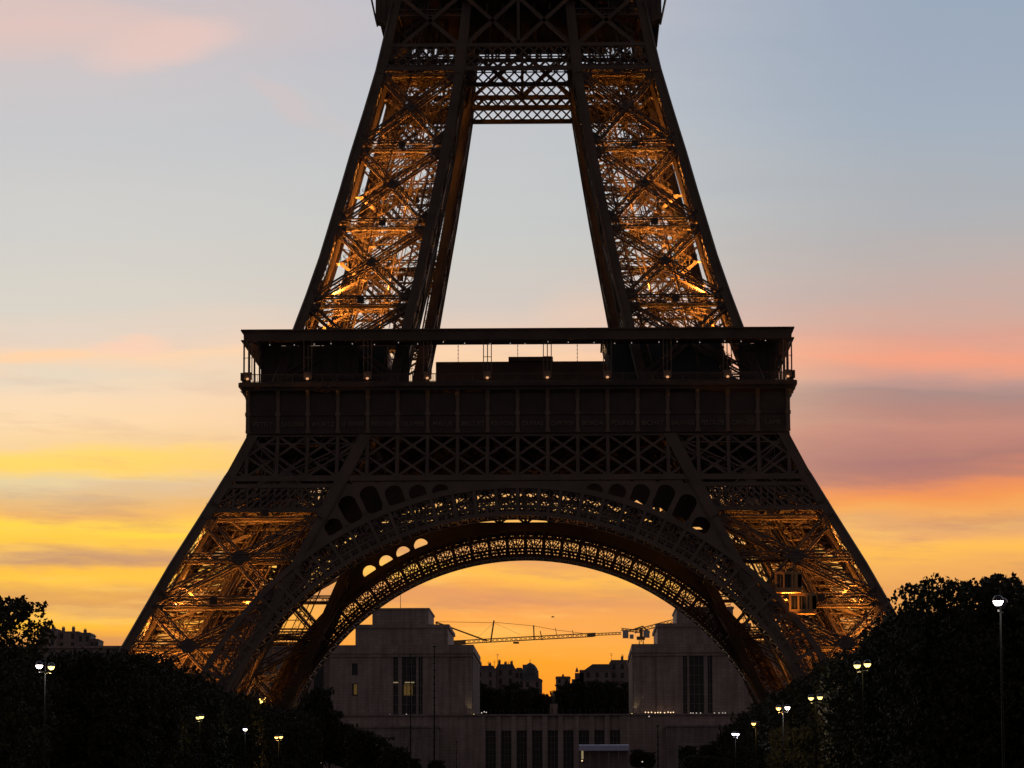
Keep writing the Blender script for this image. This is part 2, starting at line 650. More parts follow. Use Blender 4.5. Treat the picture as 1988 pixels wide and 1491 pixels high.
    for a, b in zip(levels[:-1], levels[1:]):
        zz = np.linspace(a+.9, b-.9, 12)
        for q0, q1 in zip(zz[:-1], zz[1:]):
            for sw in (0,):
                def wp(z, dx, dy):
                    w = W(z)
                    v = (-(w-dx), -(w-dy), z)
                    return Vector(v) if sw == 0 else Vector((v[1], v[0], v[2]))
                e = -.1 if z0 > 50 else .2
                m.hexa([wp(q0, 1.45+e, .9), wp(q0, 1.85+e, 2.4), wp(q0, 1.97+e, 2.34), wp(q0, 1.57+e, .85),
                        wp(q1, 1.45+e, .9), wp(q1, 1.85+e, 2.4), wp(q1, 1.97+e, 2.34), wp(q1, 1.57+e, .85)])
                m.beam(wp(q0, 1.0, .9), wp(q1, 1.45+e, .9), .08, .07)
                m.beam(wp(q1, 1.0, .9), wp(q0, 1.45+e, .9), .08, .07)
    m.build('chord_web', 'iron', pil)
    # riveted plate web closing the face that looks at the open middle
    m = MB()
    for a, b in zip(zs[:-1], zs[1:]):
        def ip(z, dy): return Vector((-(I(z)+.12), -(W(z)-dy), z))
        full0, full1 = W(a)-I(a), W(b)-I(b)
        if z0 > 50:
            cuts = ((.0, .47), (.52, 1.0))
        else:
            cuts = ((.0, .3), (.36, .64), (.7, 1.0)) if a > 10 else ((.0, .3),)  # extended across the lower leg, added to shield the arch from leg light
        for c0, c1 in cuts:
            m.quad(ip(a, full0*c0), ip(a, full0*c1), ip(b, full1*c1), ip(b, full1*c0))
            m.quad(ip(a, full0*c0)-Vector((.1, 0, 0)), ip(a, full0*c1)-Vector((.1, 0, 0)), ip(b, full1*c1)-Vector((.1, 0, 0)), ip(b, full1*c0)-Vector((.1, 0, 0)))
            for c in (c0, c1):
                m.beam(ip(a, full0*c), ip(b, full1*c), .18, .3)
    n = int((z1-z0)/1.3)
    if z0 > 50:
        for j in range(n):
            z = z0+(j+.5)*1.3
            f_ = W(z)-I(z)
            m.beam(Vector((-(I(z)+.1), -(W(z)-f_*.46), z)), Vector((-(I(z)+.1), -(W(z)-f_*.53), z)), .5, .12)
    m.build('plate_web', 'iron', pil)
    # inner diaphragms, lift track and stairs
    m = MB()
    for z in levels:
        m.lattice(corner(z, 0), corner(z, 3), .6, .6, (0, 0, 1), .1, .07)
        m.lattice(corner(z, 1), corner(z, 2), .6, .6, (0, 0, 1), .1, .07)
    m.build('diaphragm', 'iron', pil)
    # deck added inside the leg to stop projector light from reaching above it
    zd = 41.2 if z0 < 50 else 101.9
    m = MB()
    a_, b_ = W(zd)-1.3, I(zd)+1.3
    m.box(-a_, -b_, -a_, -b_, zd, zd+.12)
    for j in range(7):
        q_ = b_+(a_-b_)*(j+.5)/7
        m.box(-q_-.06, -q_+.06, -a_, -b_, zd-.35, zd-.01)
    m.build('shade_deck', 'deck', pil)
    m = MB()

    def cen(z, u, v):
        c = (corner(z, 0)*(1-u)+corner(z, 1)*u)
        d = (corner(z, 2)*(1-u)+corner(z, 3)*u)
        return c*(1-v)+d*v
    for u0, v0 in ((.36, .5), (.64, .5)):
        for du in (-.07, .07):
            n = 4
            for j in range(n):
                za, zb = z0+(z1-z0)*j/n, z0+(z1-z0)*(j+1)/n
                m.lattice(cen(za, u0+du, v0), cen(zb, u0+du, v0), .24, .8, (1, 0, 0), .09, .05, 1.1, (0, 1, 0, 1))
        n = int((z1-z0)/1.2)
        for j in range(n):
            z = z0+.3+j*1.2
            m.beam(cen(z, u0-.07, v0), cen(z, u0+.07, v0), .12, .12)
    m.build('lift_track', 'iron', pil)
    m = MB()
    n = int((z1-z0)/2.3)
    for j in range(n):
        z = z0+j*2.3
        a0, b0 = (.15, .42) if j % 2 == 0 else (.42, .15)
        for v in (.22, .31):
            m.beam(cen(z, a0, v), cen(z+2.3, b0, v), .08, .3)
            m.beam(cen(z+1.05, a0, v), cen(z+3.35, b0, v), .05, .05)
            for t in (0, .33, .66, 1):
                p = cen(z+2.3*t, a0+(b0-a0)*t, v)
                m.beam(p, p+Vector((0, 0, 1.05)), .05, .05)
        for t in range(8):
            tt = (t+.5)/8
            m.beam(cen(z+2.3*tt, a0+(b0-a0)*tt, .22), cen(z+2.3*tt, a0+(b0-a0)*tt, .31), .28, .04)
        m.beam(cen(z, a0, .2), cen(z, a0, .33), 1.1, .08)
    # cables and pipes rising beside the stairs
    for u, v in ((.5, .12), (.78, .3), (.48, .85)):
        m.beam(cen(z0, u, v), cen(z1, u, v), .14, .14)
    m.build('stairs', 'iron', pil)
    return pil


def mirror_leg(o):
    def rec(src, parent):
        me = src.data.copy()
        me.transform(Matrix.Scale(-1, 4, (1, 0, 0)))
        me.flip_normals()
        c = src.copy()
        c.data = me
        COL.objects.link(c)
        c.parent = parent
        for ch in list(src.children):
            rec(ch, c)
        return c
    return rec(o, tower)


lower = make_pillar(3.5, 56.5, [3.6, 7.0, 18.0, 29.0, 40.4, 50.2], [12.5, 23.5, 34.7], 'lower_leg', CW)
mir = mirror_leg(lower)
spin(lower, 2, tower)
spin(mir, 2, tower)
upper = make_pillar(56.5, 116, [58.2, 69.1, 79.8, 90.7, 101.4], [109.5], 'upper_leg', CW, (.85, .8))
mir = mirror_leg(upper)
spin(upper, 2, tower)
spin(mir, 2, tower)


# faces: u = across, z = up, d = depth behind the leaning outer face
def FP(u, z, d=0.0):
    return Vector((u, -(W(z)-d), z))


def pbar(m, a, b, w, d0, d1):
    """flat bar drawn on the face between two (u, z) points, from depth d0 to d1"""
    a = np.array(a, float)
    b = np.array(b, float)
    t = b-a
    ln = np.hypot(*t)
    if ln < 1e-6:
        return
    n = np.array([-t[1], t[0]])/ln*w/2
    c = [a-n, b-n, b+n, a+n]
    m.hexa([FP(*q, d0) for q in c]+[FP(*q, d1) for q in c])


def pplate(m, outer, hole, d0, d1):
    """plate on the face with a hole; both outlines have the same number of points"""
    n = len(outer)
    for k in range(n):
        o0, o1, h0, h1 = outer[k], outer[(k+1) % n], hole[k], hole[(k+1) % n]
        m.quad(FP(*o0, d0), FP(*o1, d0), FP(*h1, d0), FP(*h0, d0))
        m.quad(FP(*o0, d1), FP(*o1, d1), FP(*h1, d1), FP(*h0, d1))
        m.quad(FP(*h0, d0), FP(*h1, d0), FP(*h1, d1), FP(*h0, d1))


R0 = 38.5
ZC = 40.2-R0
DPH = math.asin(2.66/2/(R0+2.2))*2       # one fan panel
NPH = 20


def pol(r, t):
    return (r*math.sin(t), ZC+r*math.cos(t))


def ring(m, r0, r1, t0, t1, n, d0, d1):
    for k in range(n):
        a = t0+(t1-t0)*k/n
        b = t0+(t1-t0)*(k+1)/n
        c = [pol(r0, a), pol(r0, b), pol(r1, b), pol(r1, a)]
        m.hexa([FP(*q, d0) for q in c]+[FP(*q, d1) for q in c])


def raycast(cen_, ang, poly):
    c = np.array(cen_)
    d = np.array([math.cos(ang), math.sin(ang)])
    best = None
    n = len(poly)
    for k in range(n):
        a = np.array(poly[k])
        e = np.array(poly[(k+1) % n])-a
        den = d[0]*e[1]-d[1]*e[0]
        if abs(den) < 1e-9:
            continue
        w = a-c
        t = (w[0]*e[1]-w[1]*e[0])/den
        s = (w[0]*d[1]-w[1]*d[0])/den
        if t > 0 and -1e-6 <= s <= 1+1e-6 and (best is None or t < best):
            best = t
    return tuple(c+d*(best or .01))


def make_arch():
    rim = MB()
    fan = MB()
    sp = MB()
    T = NPH*DPH
    for d0 in (-.12, 6.6):
        d1 = d0+.45
        if d0 > 1:
            ring(rim, R0+2.5, R0+2.95, -T, T, 80, d0, d1)
        ring(rim, R0, R0+.5, -T, T, 80, d0-.1, d1+.25)
        ring(rim, R0+1.12, R0+1.42, -T, T, 80, d0, d1)
        ring(rim, R0+3.55, R0+4.25, -T, T, 80, d0-.1, d1+.1)
        for k in range(-NPH, NPH+1):
            t = k*DPH
            a = .22/(R0+2)
            ring(rim, R0+.5, R0+3.6, t-a, t+a, 1, d0-.05, d1)
        for k in range(-NPH, NPH):
            t0 = k*DPH
            tm = t0+DPH/2
            cx, cz = 0, R0+1.45
            # spokes of the fan and its arc

            def loc(x, y):
                return pol(R0+1.42+y, tm+x/(R0+2))
            for ang in (18, 40, 64, 90, 116, 140, 162):
                g = R_(ang)
                rl = 1.9 if 30 < ang < 150 else 1.25
                rl2 = min(rl, 1.02/abs(math.cos(g)) if abs(math.cos(g)) > .1 else rl)
                pbar(fan, loc(.28*math.cos(g), .28*math.sin(g)), loc(rl2*math.cos(g), rl2*math.sin(g)), .13, d0+.05, d0+.25)
            for rad, wd in ((.3, .16), (1.0, .12), (1.0+.55, .0)):
                if wd:
                    q = 10
                    for j in range(q):
                        a0, a1 = math.pi*j/q, math.pi*(j+1)/q
                        pbar(fan, loc(rad*math.cos(a0), rad*math.sin(a0)), loc(rad*math.cos(a1), rad*math.sin(a1)), wd, d0+.05, d0+.25)
            q = 8                                    # pointed head of the panel
            for sgn in (-1, 1):
                pbar(fan, loc(sgn*1.1, 1.35), loc(sgn*.75, 1.85), .16, d0+.05, d0+.25)
                pbar(fan, loc(sgn*.75, 1.85), loc(0, 2.15), .16, d0+.05, d0+.25)
            for sgn in (-1, 1):                      # curls in the heads
                for j in range(8):
                    a0, a1 = 2*math.pi*j/8, 2*math.pi*(j+1)/8
                    pbar(fan, loc(sgn*.62+.22*math.cos(a0), 1.45+.22*math.sin(a0)), loc(sgn*.62+.22*math.cos(a1), 1.45+.22*math.sin(a1)), .1, d0+.05, d0+.2)
            # the small scalloped row under it, two scallops to a panel
            for sx in (-.58, .58):
                for j in range(6):
                    a0, a1 = math.pi*j/6, math.pi*(j+1)/6
                    p = lambda g: pol(R0+.5+.5*math.sin(g), tm+(sx+.42*math.cos(g))/R0)
                    pbar(fan, p(a0), p(a1), .1, d0+.05, d0+.25)
                pbar(fan, pol(R0+.45, tm+sx/R0), pol(R0+1.15, tm+sx/R0), .14, d0+.05, d0+.25)
            pbar(fan, pol(R0+.45, tm), pol(R0+1.15, tm), .42, d0+.05, d0+.25)
            pbar(fan, pol(R0+.8, tm-1.2/R0), pol(R0+.8, tm-.95/R0), .6, d0+.05, d0+.25)
            pbar(fan, pol(R0+.8, tm+.95/R0), pol(R0+.8, tm+1.2/R0), .6, d0+.05, d0+.25)
    # soffit bracing between the two faces of the arch
    for k in range(-NPH*2, NPH*2):
        t0, t1 = k*DPH/2, (k+1)*DPH/2
        for r in (R0+.15, R0+4.05):
            a, b = pol(r, t0), pol(r, t1)
            rim.beam(FP(*a, 0), FP(*a, 6.9), .22, .22)
            rim.beam(FP(*a, 0), FP(*b, 6.9), .12, .12)
            rim.beam(FP(*b, 0), FP(*a, 6.9), .12, .12)
    ar = rim.build('arch', 'iron', tower)
    fan.build('fan_tracery', 'iron', ar)
    # spandrel plate with round-headed slots, between the arch and the girder and leg
    ztop = 44.75
    r1 = R0+4.2

    def rlimit(t):
        rt = (ztop-ZC)/max(.05, math.cos(t))
        # leg: x = I(z)
        lo, hi = r1, rt
        if hi <= lo:
            return lo
        for k in range(60):
            r = lo+(hi-lo)*k/59
            x, z = pol(r, abs(t))
            if x > I(z)+.2:
                return r
        return rt
    for d0 in (0.02, 6.62):
        d1 = d0+.3
        for k in range(-NPH, NPH):
            t0, t1 = k*DPH, (k+1)*DPH
            ra, rb = rlimit(t0), rlimit(t1)
            if max(ra, rb) <= r1+.05:
                continue
            rc = rlimit((t0+t1)/2)
            outer = [pol(r1-.1, t0), pol(r1-.1, (t0+t1)/2), pol(r1-.1, t1), pol(max(rb, r1), t1), pol(max(rc, r1), (t0+t1)/2), pol(max(ra, r1), t0)]
            tm = (t0+t1)/2
            half = (t1-t0)/2*(r1+1)-.34
            top = min(ra, rb, rc)-.3-half*.7
            if d0 > 1:
                top = min(top, r1+.0)
            c0 = r1+.12
            if (d0 > 1 and (k < 5 or k > 9)) or abs(k+.5) < 3:
                sp.poly([FP(*q, d0) for q in outer])
                sp.poly([FP(*q, d1) for q in outer])
                continue
            if top+half < c0+.5 or top < c0:
                if min(ra, rb) - r1 > 1.5:
                    # a low lunette
                    half2 = min(half, min(ra, rb)-r1-.35)
                    hole = [pol(c0, tm-half2/(r1+1)), pol(c0, tm+half2/(r1+1))]
                    hole += [pol(c0+half2*math.sin(g), tm+half2*math.cos(g)/(r1+1)) for g in np.linspace(.2, math.pi-.2, 10)]
                else:
                    sp.poly([FP(*q, d0) for q in outer])
                    sp.poly([FP(*q, d1) for q in outer])
                    continue
            else:
                hole = [pol(c0, tm-half/(r1+1)), pol(c0, tm+half/(r1+1))]
                if d0 > 1:
                    hole += [pol(c0+.85, tm+half*math.cos(g)/(r1+1)) for g in np.linspace(0, math.pi, 12)]
                else:
                    hole += [pol(top+half*.85*math.sin(g), tm+half*math.cos(g)/(r1+1)) for g in np.linspace(0, math.pi, 12)]
            hc = tuple(np.mean(np.array(hole), axis=0))
            angs = np.linspace(0, 2*math.pi, 28, endpoint=False)
            hp = [raycast(hc, a, hole) for a in angs]
            op = [raycast(hc, a, outer) for a in angs]
            pplate(sp, op, hp, d0, d1)
    for d0 in (.02, 6.62):
        pbar(sp, (-9, 44.62), (9, 44.62), .5, d0+.02, d0+.28)
    sp.build('spandrel', 'iron', ar)
    return ar


arch = make_arch()
for k in (1, 2, 3):
    spin(arch, k, tower)

# lattice band across each leg under the big girder, and the big girder itself
PITCH = 3.815


def make_girder():
    g = []
    for d0 in (-.1,):
        for sgn in (-1, 1):
            m = MB()
            za, zb = 41.0, 44.2
            x0a, x1a = I(za), W(za)
            n = 9
            for z in (za, zb):
                pbar(m, (sgn*I(z), z), (sgn*W(z), z), .55, d0, d0+.5)
            mid = (za+zb)/2
            for k in range(n):
                def xx(f, z): return sgn*(I(z)+(W(z)-I(z))*f)
                f0, f1 = k/n, (k+1)/n
                fm = (f0+f1)/2
                for (p, q) in (((f0, za), (f1, zb)), ((f1, za), (f0, zb))):
                    pbar(m, (xx(*p), p[1]), (xx(*q), q[1]), .26, d0+.08, d0+.3)
                for (p, q) in (((f0, mid), (fm, zb)), ((fm, zb), (f1, mid)), ((f1, mid), (fm, za)), ((fm, za), (f0, mid))):
                    pbar(m, (xx(*p), p[1]), (xx(*q), q[1]), .16, d0+.1, d0+.28)
            g.append(m.build('leg_band', 'iron', tower))
    m = MB()
    z0, z1, zm = 45.2, 51.1, 48.15
    for d0, fl in ((-.12, 1), (14.5, 0)):
        for z, w in ((z0, .75), (z1, .7)):
            e = W(z)+.1 if fl else W(z)-15
            pbar(m, (-e, z), (e, z), w, d0, d0+.6)
        nn = 9
        for k in range(-nn, nn+1):
            x = k*PITCH
            lim = (lambda z: W(z) if fl else W(z)-14.8)
            if abs(x) < lim(z1)+.3:
                pbar(m, (x, z0), (x, z1), .45, d0, d0+.4)
        for k in range(-nn-1, nn+1):
            for za, zb in ((z0+.2, zm), (zm, z1-.2)):
                for xa, xb in ((k*PITCH, (k+1)*PITCH), ((k+1)*PITCH, k*PITCH)):
                    A = np.array([xa, za])
                    B = np.array([xb, zb])
                    # clip to the leaning edge
                    def inside(p): return abs(p[0]) <= lim(p[1])+.05
                    if not inside(A) and not inside(B):
                        continue
                    if not inside(A) or not inside(B):
                        lo, hi = (A, B) if inside(A) else (B, A)
                        for _ in range(12):
                            mid_ = (lo+hi)/2
                            if inside(mid_):
                                A_ = mid_
                                lo = mid_
                            else:
                                hi = mid_
                        A, B = ((A, lo) if inside(A) else (B, lo))
                    pbar(m, tuple(A), tuple(B), .32, d0+.06, d0+.3)
    # edge of the leg continued up past the girder
    for sgn in (-1, 1):
        for za, zb in ((40.0, 45.2), (45.2, 51.3)):
            pbar(m, (sgn*(W(za)-.55), za), (sgn*(W(zb)-.55), zb), 1.25, -.16, .5)
            pbar(m, (sgn*(I(za)+.6), za), (sgn*(I(zb)+.6), zb), 1.5, -.2, .4)
    g2 = m.build('truss_girder', 'iron', tower)
    return g, g2


g1, g2 = make_girder()
for k in (1, 2, 3):
    for g_ in g1:
        spin(g_, k, tower)
    spin(g2, k, tower)

# first floor: frieze with consoles, cornice, deck, balustrade, canopy on posts
m = MB()
prof = [(34.3, 50.9), (34.5, 51.15), (34.5, 51.45), (34.45, 51.5), (34.5, 53.35), (34.62, 53.45), (34.62, 53.75), (34.35, 53.8), (34.35, 56.2), (34.7, 56.5), (35.1, 56.6), (35.1, 56.95), (35.5, 57.05), (35.5, 57.55), (35.3, 57.65)]
for (a, za), (b, zb) in zip(prof[:-1], prof[1:]):
    m.quad((-a, -a, za), (a, -a, za), (b, -b, zb), (-b, -b, zb))
    m.quad((-a+.5, -a+.5, za), (a-.5, -a+.5, za), (b-.5, -b+.5, zb), (-b+.5, -b+.5, zb))
fr = m.build('frieze', 'iron_dark', tower)
m = MB()
# one console: capped pilaster with a curved bracket
for x, w in ((0, .42),):
    m.box(-.21, .21, -34.62, -34.33, 51.5, 56.2)
    m.box(-.32, .32, -34.7, -34.3, 53.4, 53.85)
    m.box(-.3, .3, -34.6, -34.3, 51.2, 51.6)
    for j in range(6):
        t0, t1 = j/6, (j+1)/6
        ya, yb = 34.6+.75*t0**2, 34.6+.75*t1**2
        m.hexa([(-.26, -34.34, 55.2+1.4*t0), (.26, -34.34, 55.2+1.4*t0), (.26, -ya, 55.2+1.4*t0), (-.26, -ya, 55.2+1.4*t0),
                (-.26, -34.34, 55.2+1.4*t1), (.26, -34.34, 55.2+1.4*t1), (.26, -yb, 55.2+1.4*t1), (-.26, -yb, 55.2+1.4*t1)])
cons = m.build('console', 'iron_pale', fr)
cons.location = (-9*PITCH, 0, 0)
for k in range(-8, 10):
    c = cons.copy()
    COL.objects.link(c)
    c.location = (k*PITCH, 0, 0)
for k in (1, 2, 3):
    spin(fr, k, tower)
names = ['PETIET', 'DAGUERRE', 'WURTZ', 'LE VERRIER', 'PERDONNET', 'DELAMBRE', 'MALUS', 'BREGUET', 'POLONCEAU', 'DUMAS', 'CLAPEYRON', 'BORDA', 'FOURIER', 'BICHAT', 'SAUVAGE', 'PELOUZE', 'CARNOT', 'LAME']
for k, s in enumerate(names):
    cu = bpy.data.curves.new('lettering', 'FONT')
    cu.body = s
    cu.size = .82
    cu.extrude = .03
    cu.align_x = 'CENTER'
    tmp = bpy.data.objects.new('lettering', cu)
    COL.objects.link(tmp)
    bpy.context.view_layer.update()
    me = bpy.data.meshes.new_from_object(tmp.evaluated_get(bpy.context.evaluated_depsgraph_get()))
    bpy.data.objects.remove(tmp)
    me.materials.clear()
    me.materials.append(MT['gold_letters'])
    o = bpy.data.objects.new('lettering', me)
    COL.objects.link(o)
    o.parent = fr
    wid = max(v.co.x for v in me.vertices)-min(v.co.x for v in me.vertices)
    sx = min(1, 2.9/wid)
    o.location = ((k-8.5)*PITCH, -34.6, 52.05)
    o.rotation_euler = (math.pi/2, 0, 0)
    o.scale = (sx, 1, 1)
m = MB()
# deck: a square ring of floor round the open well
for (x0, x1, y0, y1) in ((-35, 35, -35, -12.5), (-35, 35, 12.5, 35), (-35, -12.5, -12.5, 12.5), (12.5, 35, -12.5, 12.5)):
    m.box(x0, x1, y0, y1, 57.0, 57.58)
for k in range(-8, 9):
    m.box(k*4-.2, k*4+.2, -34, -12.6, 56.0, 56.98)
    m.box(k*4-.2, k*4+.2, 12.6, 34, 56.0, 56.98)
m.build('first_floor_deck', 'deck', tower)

# balustrade
m = MB()
m.box(-35.1, 35.1, -35.12, -35.0, 58.62, 58.72)
m.box(-35.1, 35.1, -35.1, -35.02, 57.7, 57.78)
x = -35.0
while x <= 35.0:
    m.box(x-.025, x+.025, -35.08, -35.04, 57.7, 58.65)
    x += .21
for k in range(-18, 19):
    m.box(k*PITCH/2-.06, k*PITCH/2+.06, -35.13, -34.99, 57.58, 58.75)
bal = m.build('balustrade', 'iron', tower)
for k in (1, 2, 3):
    spin(bal, k, tower)
# canopy: fascia, sloping soffit
m = MB()
cp = [(35.15, 64.25), (35.15, 64.45), (34.95, 64.5), (34.9, 63.0), (30.6, 62.95), (30.6, 63.25), (34.5, 64.3)]
for j in range(len(cp)):
    a, za = cp[j]
    b, zb = cp[(j+1) % len(cp)]
    m.quad((-a, -a, za), (a, -a, za), (b, -b, zb), (-b, -b, zb))
m.box(-35.2, 35.2, -35.22, -34.96, 62.98, 63.12)
m.box(-35.2, 35.2, -35.26, -34.96, 64.28, 64.46)
can = m.build('canopy', 'iron', tower)
for k in (1, 2, 3):
    spin(can, k, tower)
# posts in threes with a spotlight at each foot
m = MB()
for dx_ in (-.5, .5):
    m.box(dx_-.055, dx_+.055, -34.95, -34.83, 58.7, 63.0)
m.box(-.06, .06, -34.35, -34.2, 57.58, 63.0)
m.box(-.56, .56, -34.98, -34.8, 60.8, 60.86)
m.box(-.5, .5, -35.3, -34.75, 58.0, 58.95)
post = m.build('canopy_post', 'iron_pale', tower)
m = MB()
m.lathe((0, -35.6, 58.05), [(0, -.15), (.12, -.13), (.18, -.05), (.18, .05), (.12, .13), (0, .15)], 10)
m.build('post_spotlight', 'lit_spot', post)
posts = [post]
post.location = (-4.5*2*PITCH, 0, 0)
for side in range(4):
    for k in range(10):
        if side == 0 and k == 0:
            continue
        c = copy_tree(post, tower)
        xx_ = (k-4.5)*2*PITCH
        v = Matrix.Rotation(side*math.pi/2, 3, 'Z') @ Vector((xx_, 0, 0))
        c.location = v
        c.rotation_euler = (0, 0, side*math.pi/2)
        if side in (1, 3):
            for ch in [q for q in c.children if q.name.startswith('post_spot')]:
                bpy.data.objects.remove(ch)
# glazing mullions in the middle of each bay
m = MB()
for k in range(9):
    x = (k-4)*2*PITCH
    m.box(x-.03, x+.03, -32.03, -31.97, 57.6, 63.2)
    for j in range(10):
        m.box(x-.06, x+.06, -32.06, -31.94, 58+.5*j, 58.12+.5*j)
m.build('bay_mullion', 'iron_dark', tower)

# spot dots under the canopy
for k in range(24):
    m = MB()
    x = -33+66*(k+.5)/24+rng.uniform(-.6, .6)
    m.lathe((x, -31.4-rng.uniform(0, 2.5), 62.9), [(0, -.05), (.045, -.04), (.045, .05)], 6)
    m.build('downlight', 'lit_dotw', tower)

# pavilions on the first floor
m = MB()
m.box(-11.8, 13, 2, 16, 57.6, 64.9)
m.box(-1.8, 4.3, 1.5, 12, 64.9, 65.5)
m.build('centre_pavilion', 'iron_dark', tower)
m = MB()
m.hexa([(13.2, -27, 57.6), (26, -27, 57.6), (26, -14, 57.6), (13.2, -14, 57.6), (10.9, -27, 64.0), (26, -27, 64.0), (26, -14, 64.0), (10.9, -14, 64.0)])
m.box(10.7, 26.2, -27.2, -13.8, 64.0, 64.2)
m.build('glazed_pavilion', 'glass', tower)
m = MB()
m.hexa([(-26, -27, 57.6), (-17, -27, 57.6), (-17, -14, 57.6), (-26, -14, 57.6), (-27, -27, 63.3), (-17, -27, 63.3), (-17, -14, 63.3), (-27, -14, 63.3)])
m.build('glazed_pavilion', 'glass', tower)
# dark screens added behind the gallery to keep leg light out
for xa, xb in ((-33, -20.5), (-15.5, -14.0), (28.5, 33)):
    m = MB()
    m.box(xa, xb, -30.1, -30.0, 57.6, 63.0)
    x = xa
    while x < xb:
        m.box(x-.1, x+.1, -30.3, -30.1, 57.6, 63.0)
        x += PITCH/2
    m.build('gallery_shade_screen', 'iron_dark', tower)

# second floor: four pairs of lattice girders, deck and bracketed balcony
def make_level2(yv, x0, x1, pitch, name):
    m = MB()
    za, zb = 101.35, 105.2
    m.box(x0, x1, yv-.25, yv+.25, za, za+.55)
    m.box(x0, x1, yv-.25, yv+.25, zb-.5, zb)
    n = max(1, int(round((x1-x0)/pitch)))
    p = (x1-x0)/n
    lo, hi = za+.5, zb-.45
    for k in range(n):
        a = x0+k*p
        for (xa, xb) in ((a, a+p), (a+p, a)):
            m.beam((xa, yv, lo), (xb, yv, (lo+hi)/2), .2, .22, (0, 1, 0))
            m.beam((xa, yv, (lo+hi)/2), (xb, yv, hi), .2, .22, (0, 1, 0))
    m.box(x0, x1, yv-.12, yv+.12, (lo+hi)/2-.06, (lo+hi)/2+.06)
    return m.build(name, 'iron', tower)


m = MB()
for z, w in ((101.65, .6), (104.95, .5), (103.3, .12)):
    pbar(m, (-W(z)+.1, z), (W(z)-.1, z), w, -.08, .4)
nn = 26
for k in range(nn):
    for za, zb in ((101.9, 103.3), (103.3, 104.75)):
        for fa, fb in ((k/nn, (k+1)/nn), ((k+1)/nn, k/nn)):
            pbar(m, ((2*fa-1)*(W(za)-.3), za), ((2*fb-1)*(W(zb)-.3), zb), .2, .0, .2)
for sgn in (-1, 1):
    pbar(m, (sgn*(W(101)-.6), 101), (sgn*(W(105.3)-.6), 105.3), 1.2, -.1, .4)
    pbar(m, (sgn*(I(101)+.6), 101), (sgn*(I(105.3)+.6), 105.3), 1.3, -.12, .4)
o2 = m.build('second_floor_girder', 'iron', tower)
i2 = make_level2(-8.0, -17.6, 17.6, 1.42, 'second_floor_girder')
for k in (1, 2, 3):
    spin(o2, k, tower)
    spin(i2, k, tower)
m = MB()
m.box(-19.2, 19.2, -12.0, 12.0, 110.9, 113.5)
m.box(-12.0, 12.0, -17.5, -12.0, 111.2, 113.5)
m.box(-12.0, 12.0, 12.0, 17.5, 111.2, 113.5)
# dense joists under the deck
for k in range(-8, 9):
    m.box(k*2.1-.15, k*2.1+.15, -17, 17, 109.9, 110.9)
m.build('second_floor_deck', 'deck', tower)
for s in (-1, 1):
    m = MB()
    y0, y1 = -16.4, -12.6
    m.hexa([(s*19.2, y0, 108.7), (s*19.2, y1, 108.7), (s*19.0, y1, 108.7), (s*19.0, y0, 108.7),
            (s*20.25, y0, 113.6), (s*20.25, y1, 113.6), (s*20.0, y1, 113.6), (s*20.0, y0, 113.6)])
    k = 0
    y = y0
    while y <= y1+.01:
        # curved rib from the leg out to the fascia
        pts = [(16.9, 108.1), (17.7, 108.3), (18.5, 108.55), (19.15, 108.7)]
        for (a, za), (b, zb) in zip(pts[:-1], pts[1:]):
            m.hexa([(s*a, y-.1, za), (s*b, y-.1, zb), (s*b, y+.1, zb), (s*a, y+.1, za),
                    (s*(a-.1), y-.1, 112.5), (s*b, y-.1, 112.5), (s*b, y+.1, 112.5), (s*(a-.1), y+.1, 112.5)])
        y += .97
    m.box(min(s*17.0, s*19.2), max(s*17.0, s*19.2), y0, y1, 108.9, 109.0)
    m.build('second_floor_balcony', 'iron', tower)
# crosses between the inner posts over the girder
for yv in (-17.6, 17.6):
    m = MB()
    for xa, xb in ((-6.9, 0), (0, 6.9), (-15.5, -8.0), (8.0, 15.5)):
        m.beam((xa, yv, 105.2), (xb, yv, 111.5), .5, .3, (0, 1, 0))
        m.beam((xb, yv, 105.2), (xa, yv, 111.5), .5, .3, (0, 1, 0))
    m.box(-.2, .2, yv-.15, yv+.15, 105.2, 111.5)
    m.build('upper_cross_brace', 'iron', tower)

# masonry feet
for sx in (-1, 1):
    for sy in (-1, 1):
        for k in range(4):
            c = corner(3.5, k)
            cx, cy = abs(c.x)*sx, abs(c.y)*sy
            m = MB()
            m.hexa([(cx-3, cy-3, 0), (cx+3, cy-3, 0), (cx+3, cy+3, 0), (cx-3, cy+3, 0), (cx-1.6, cy-1.6, 4), (cx+1.6, cy-1.6, 4), (cx+1.6, cy+1.6, 4), (cx-1.6, cy+1.6, 4)])
            m.build('masonry_foot', 'masonry', tower)

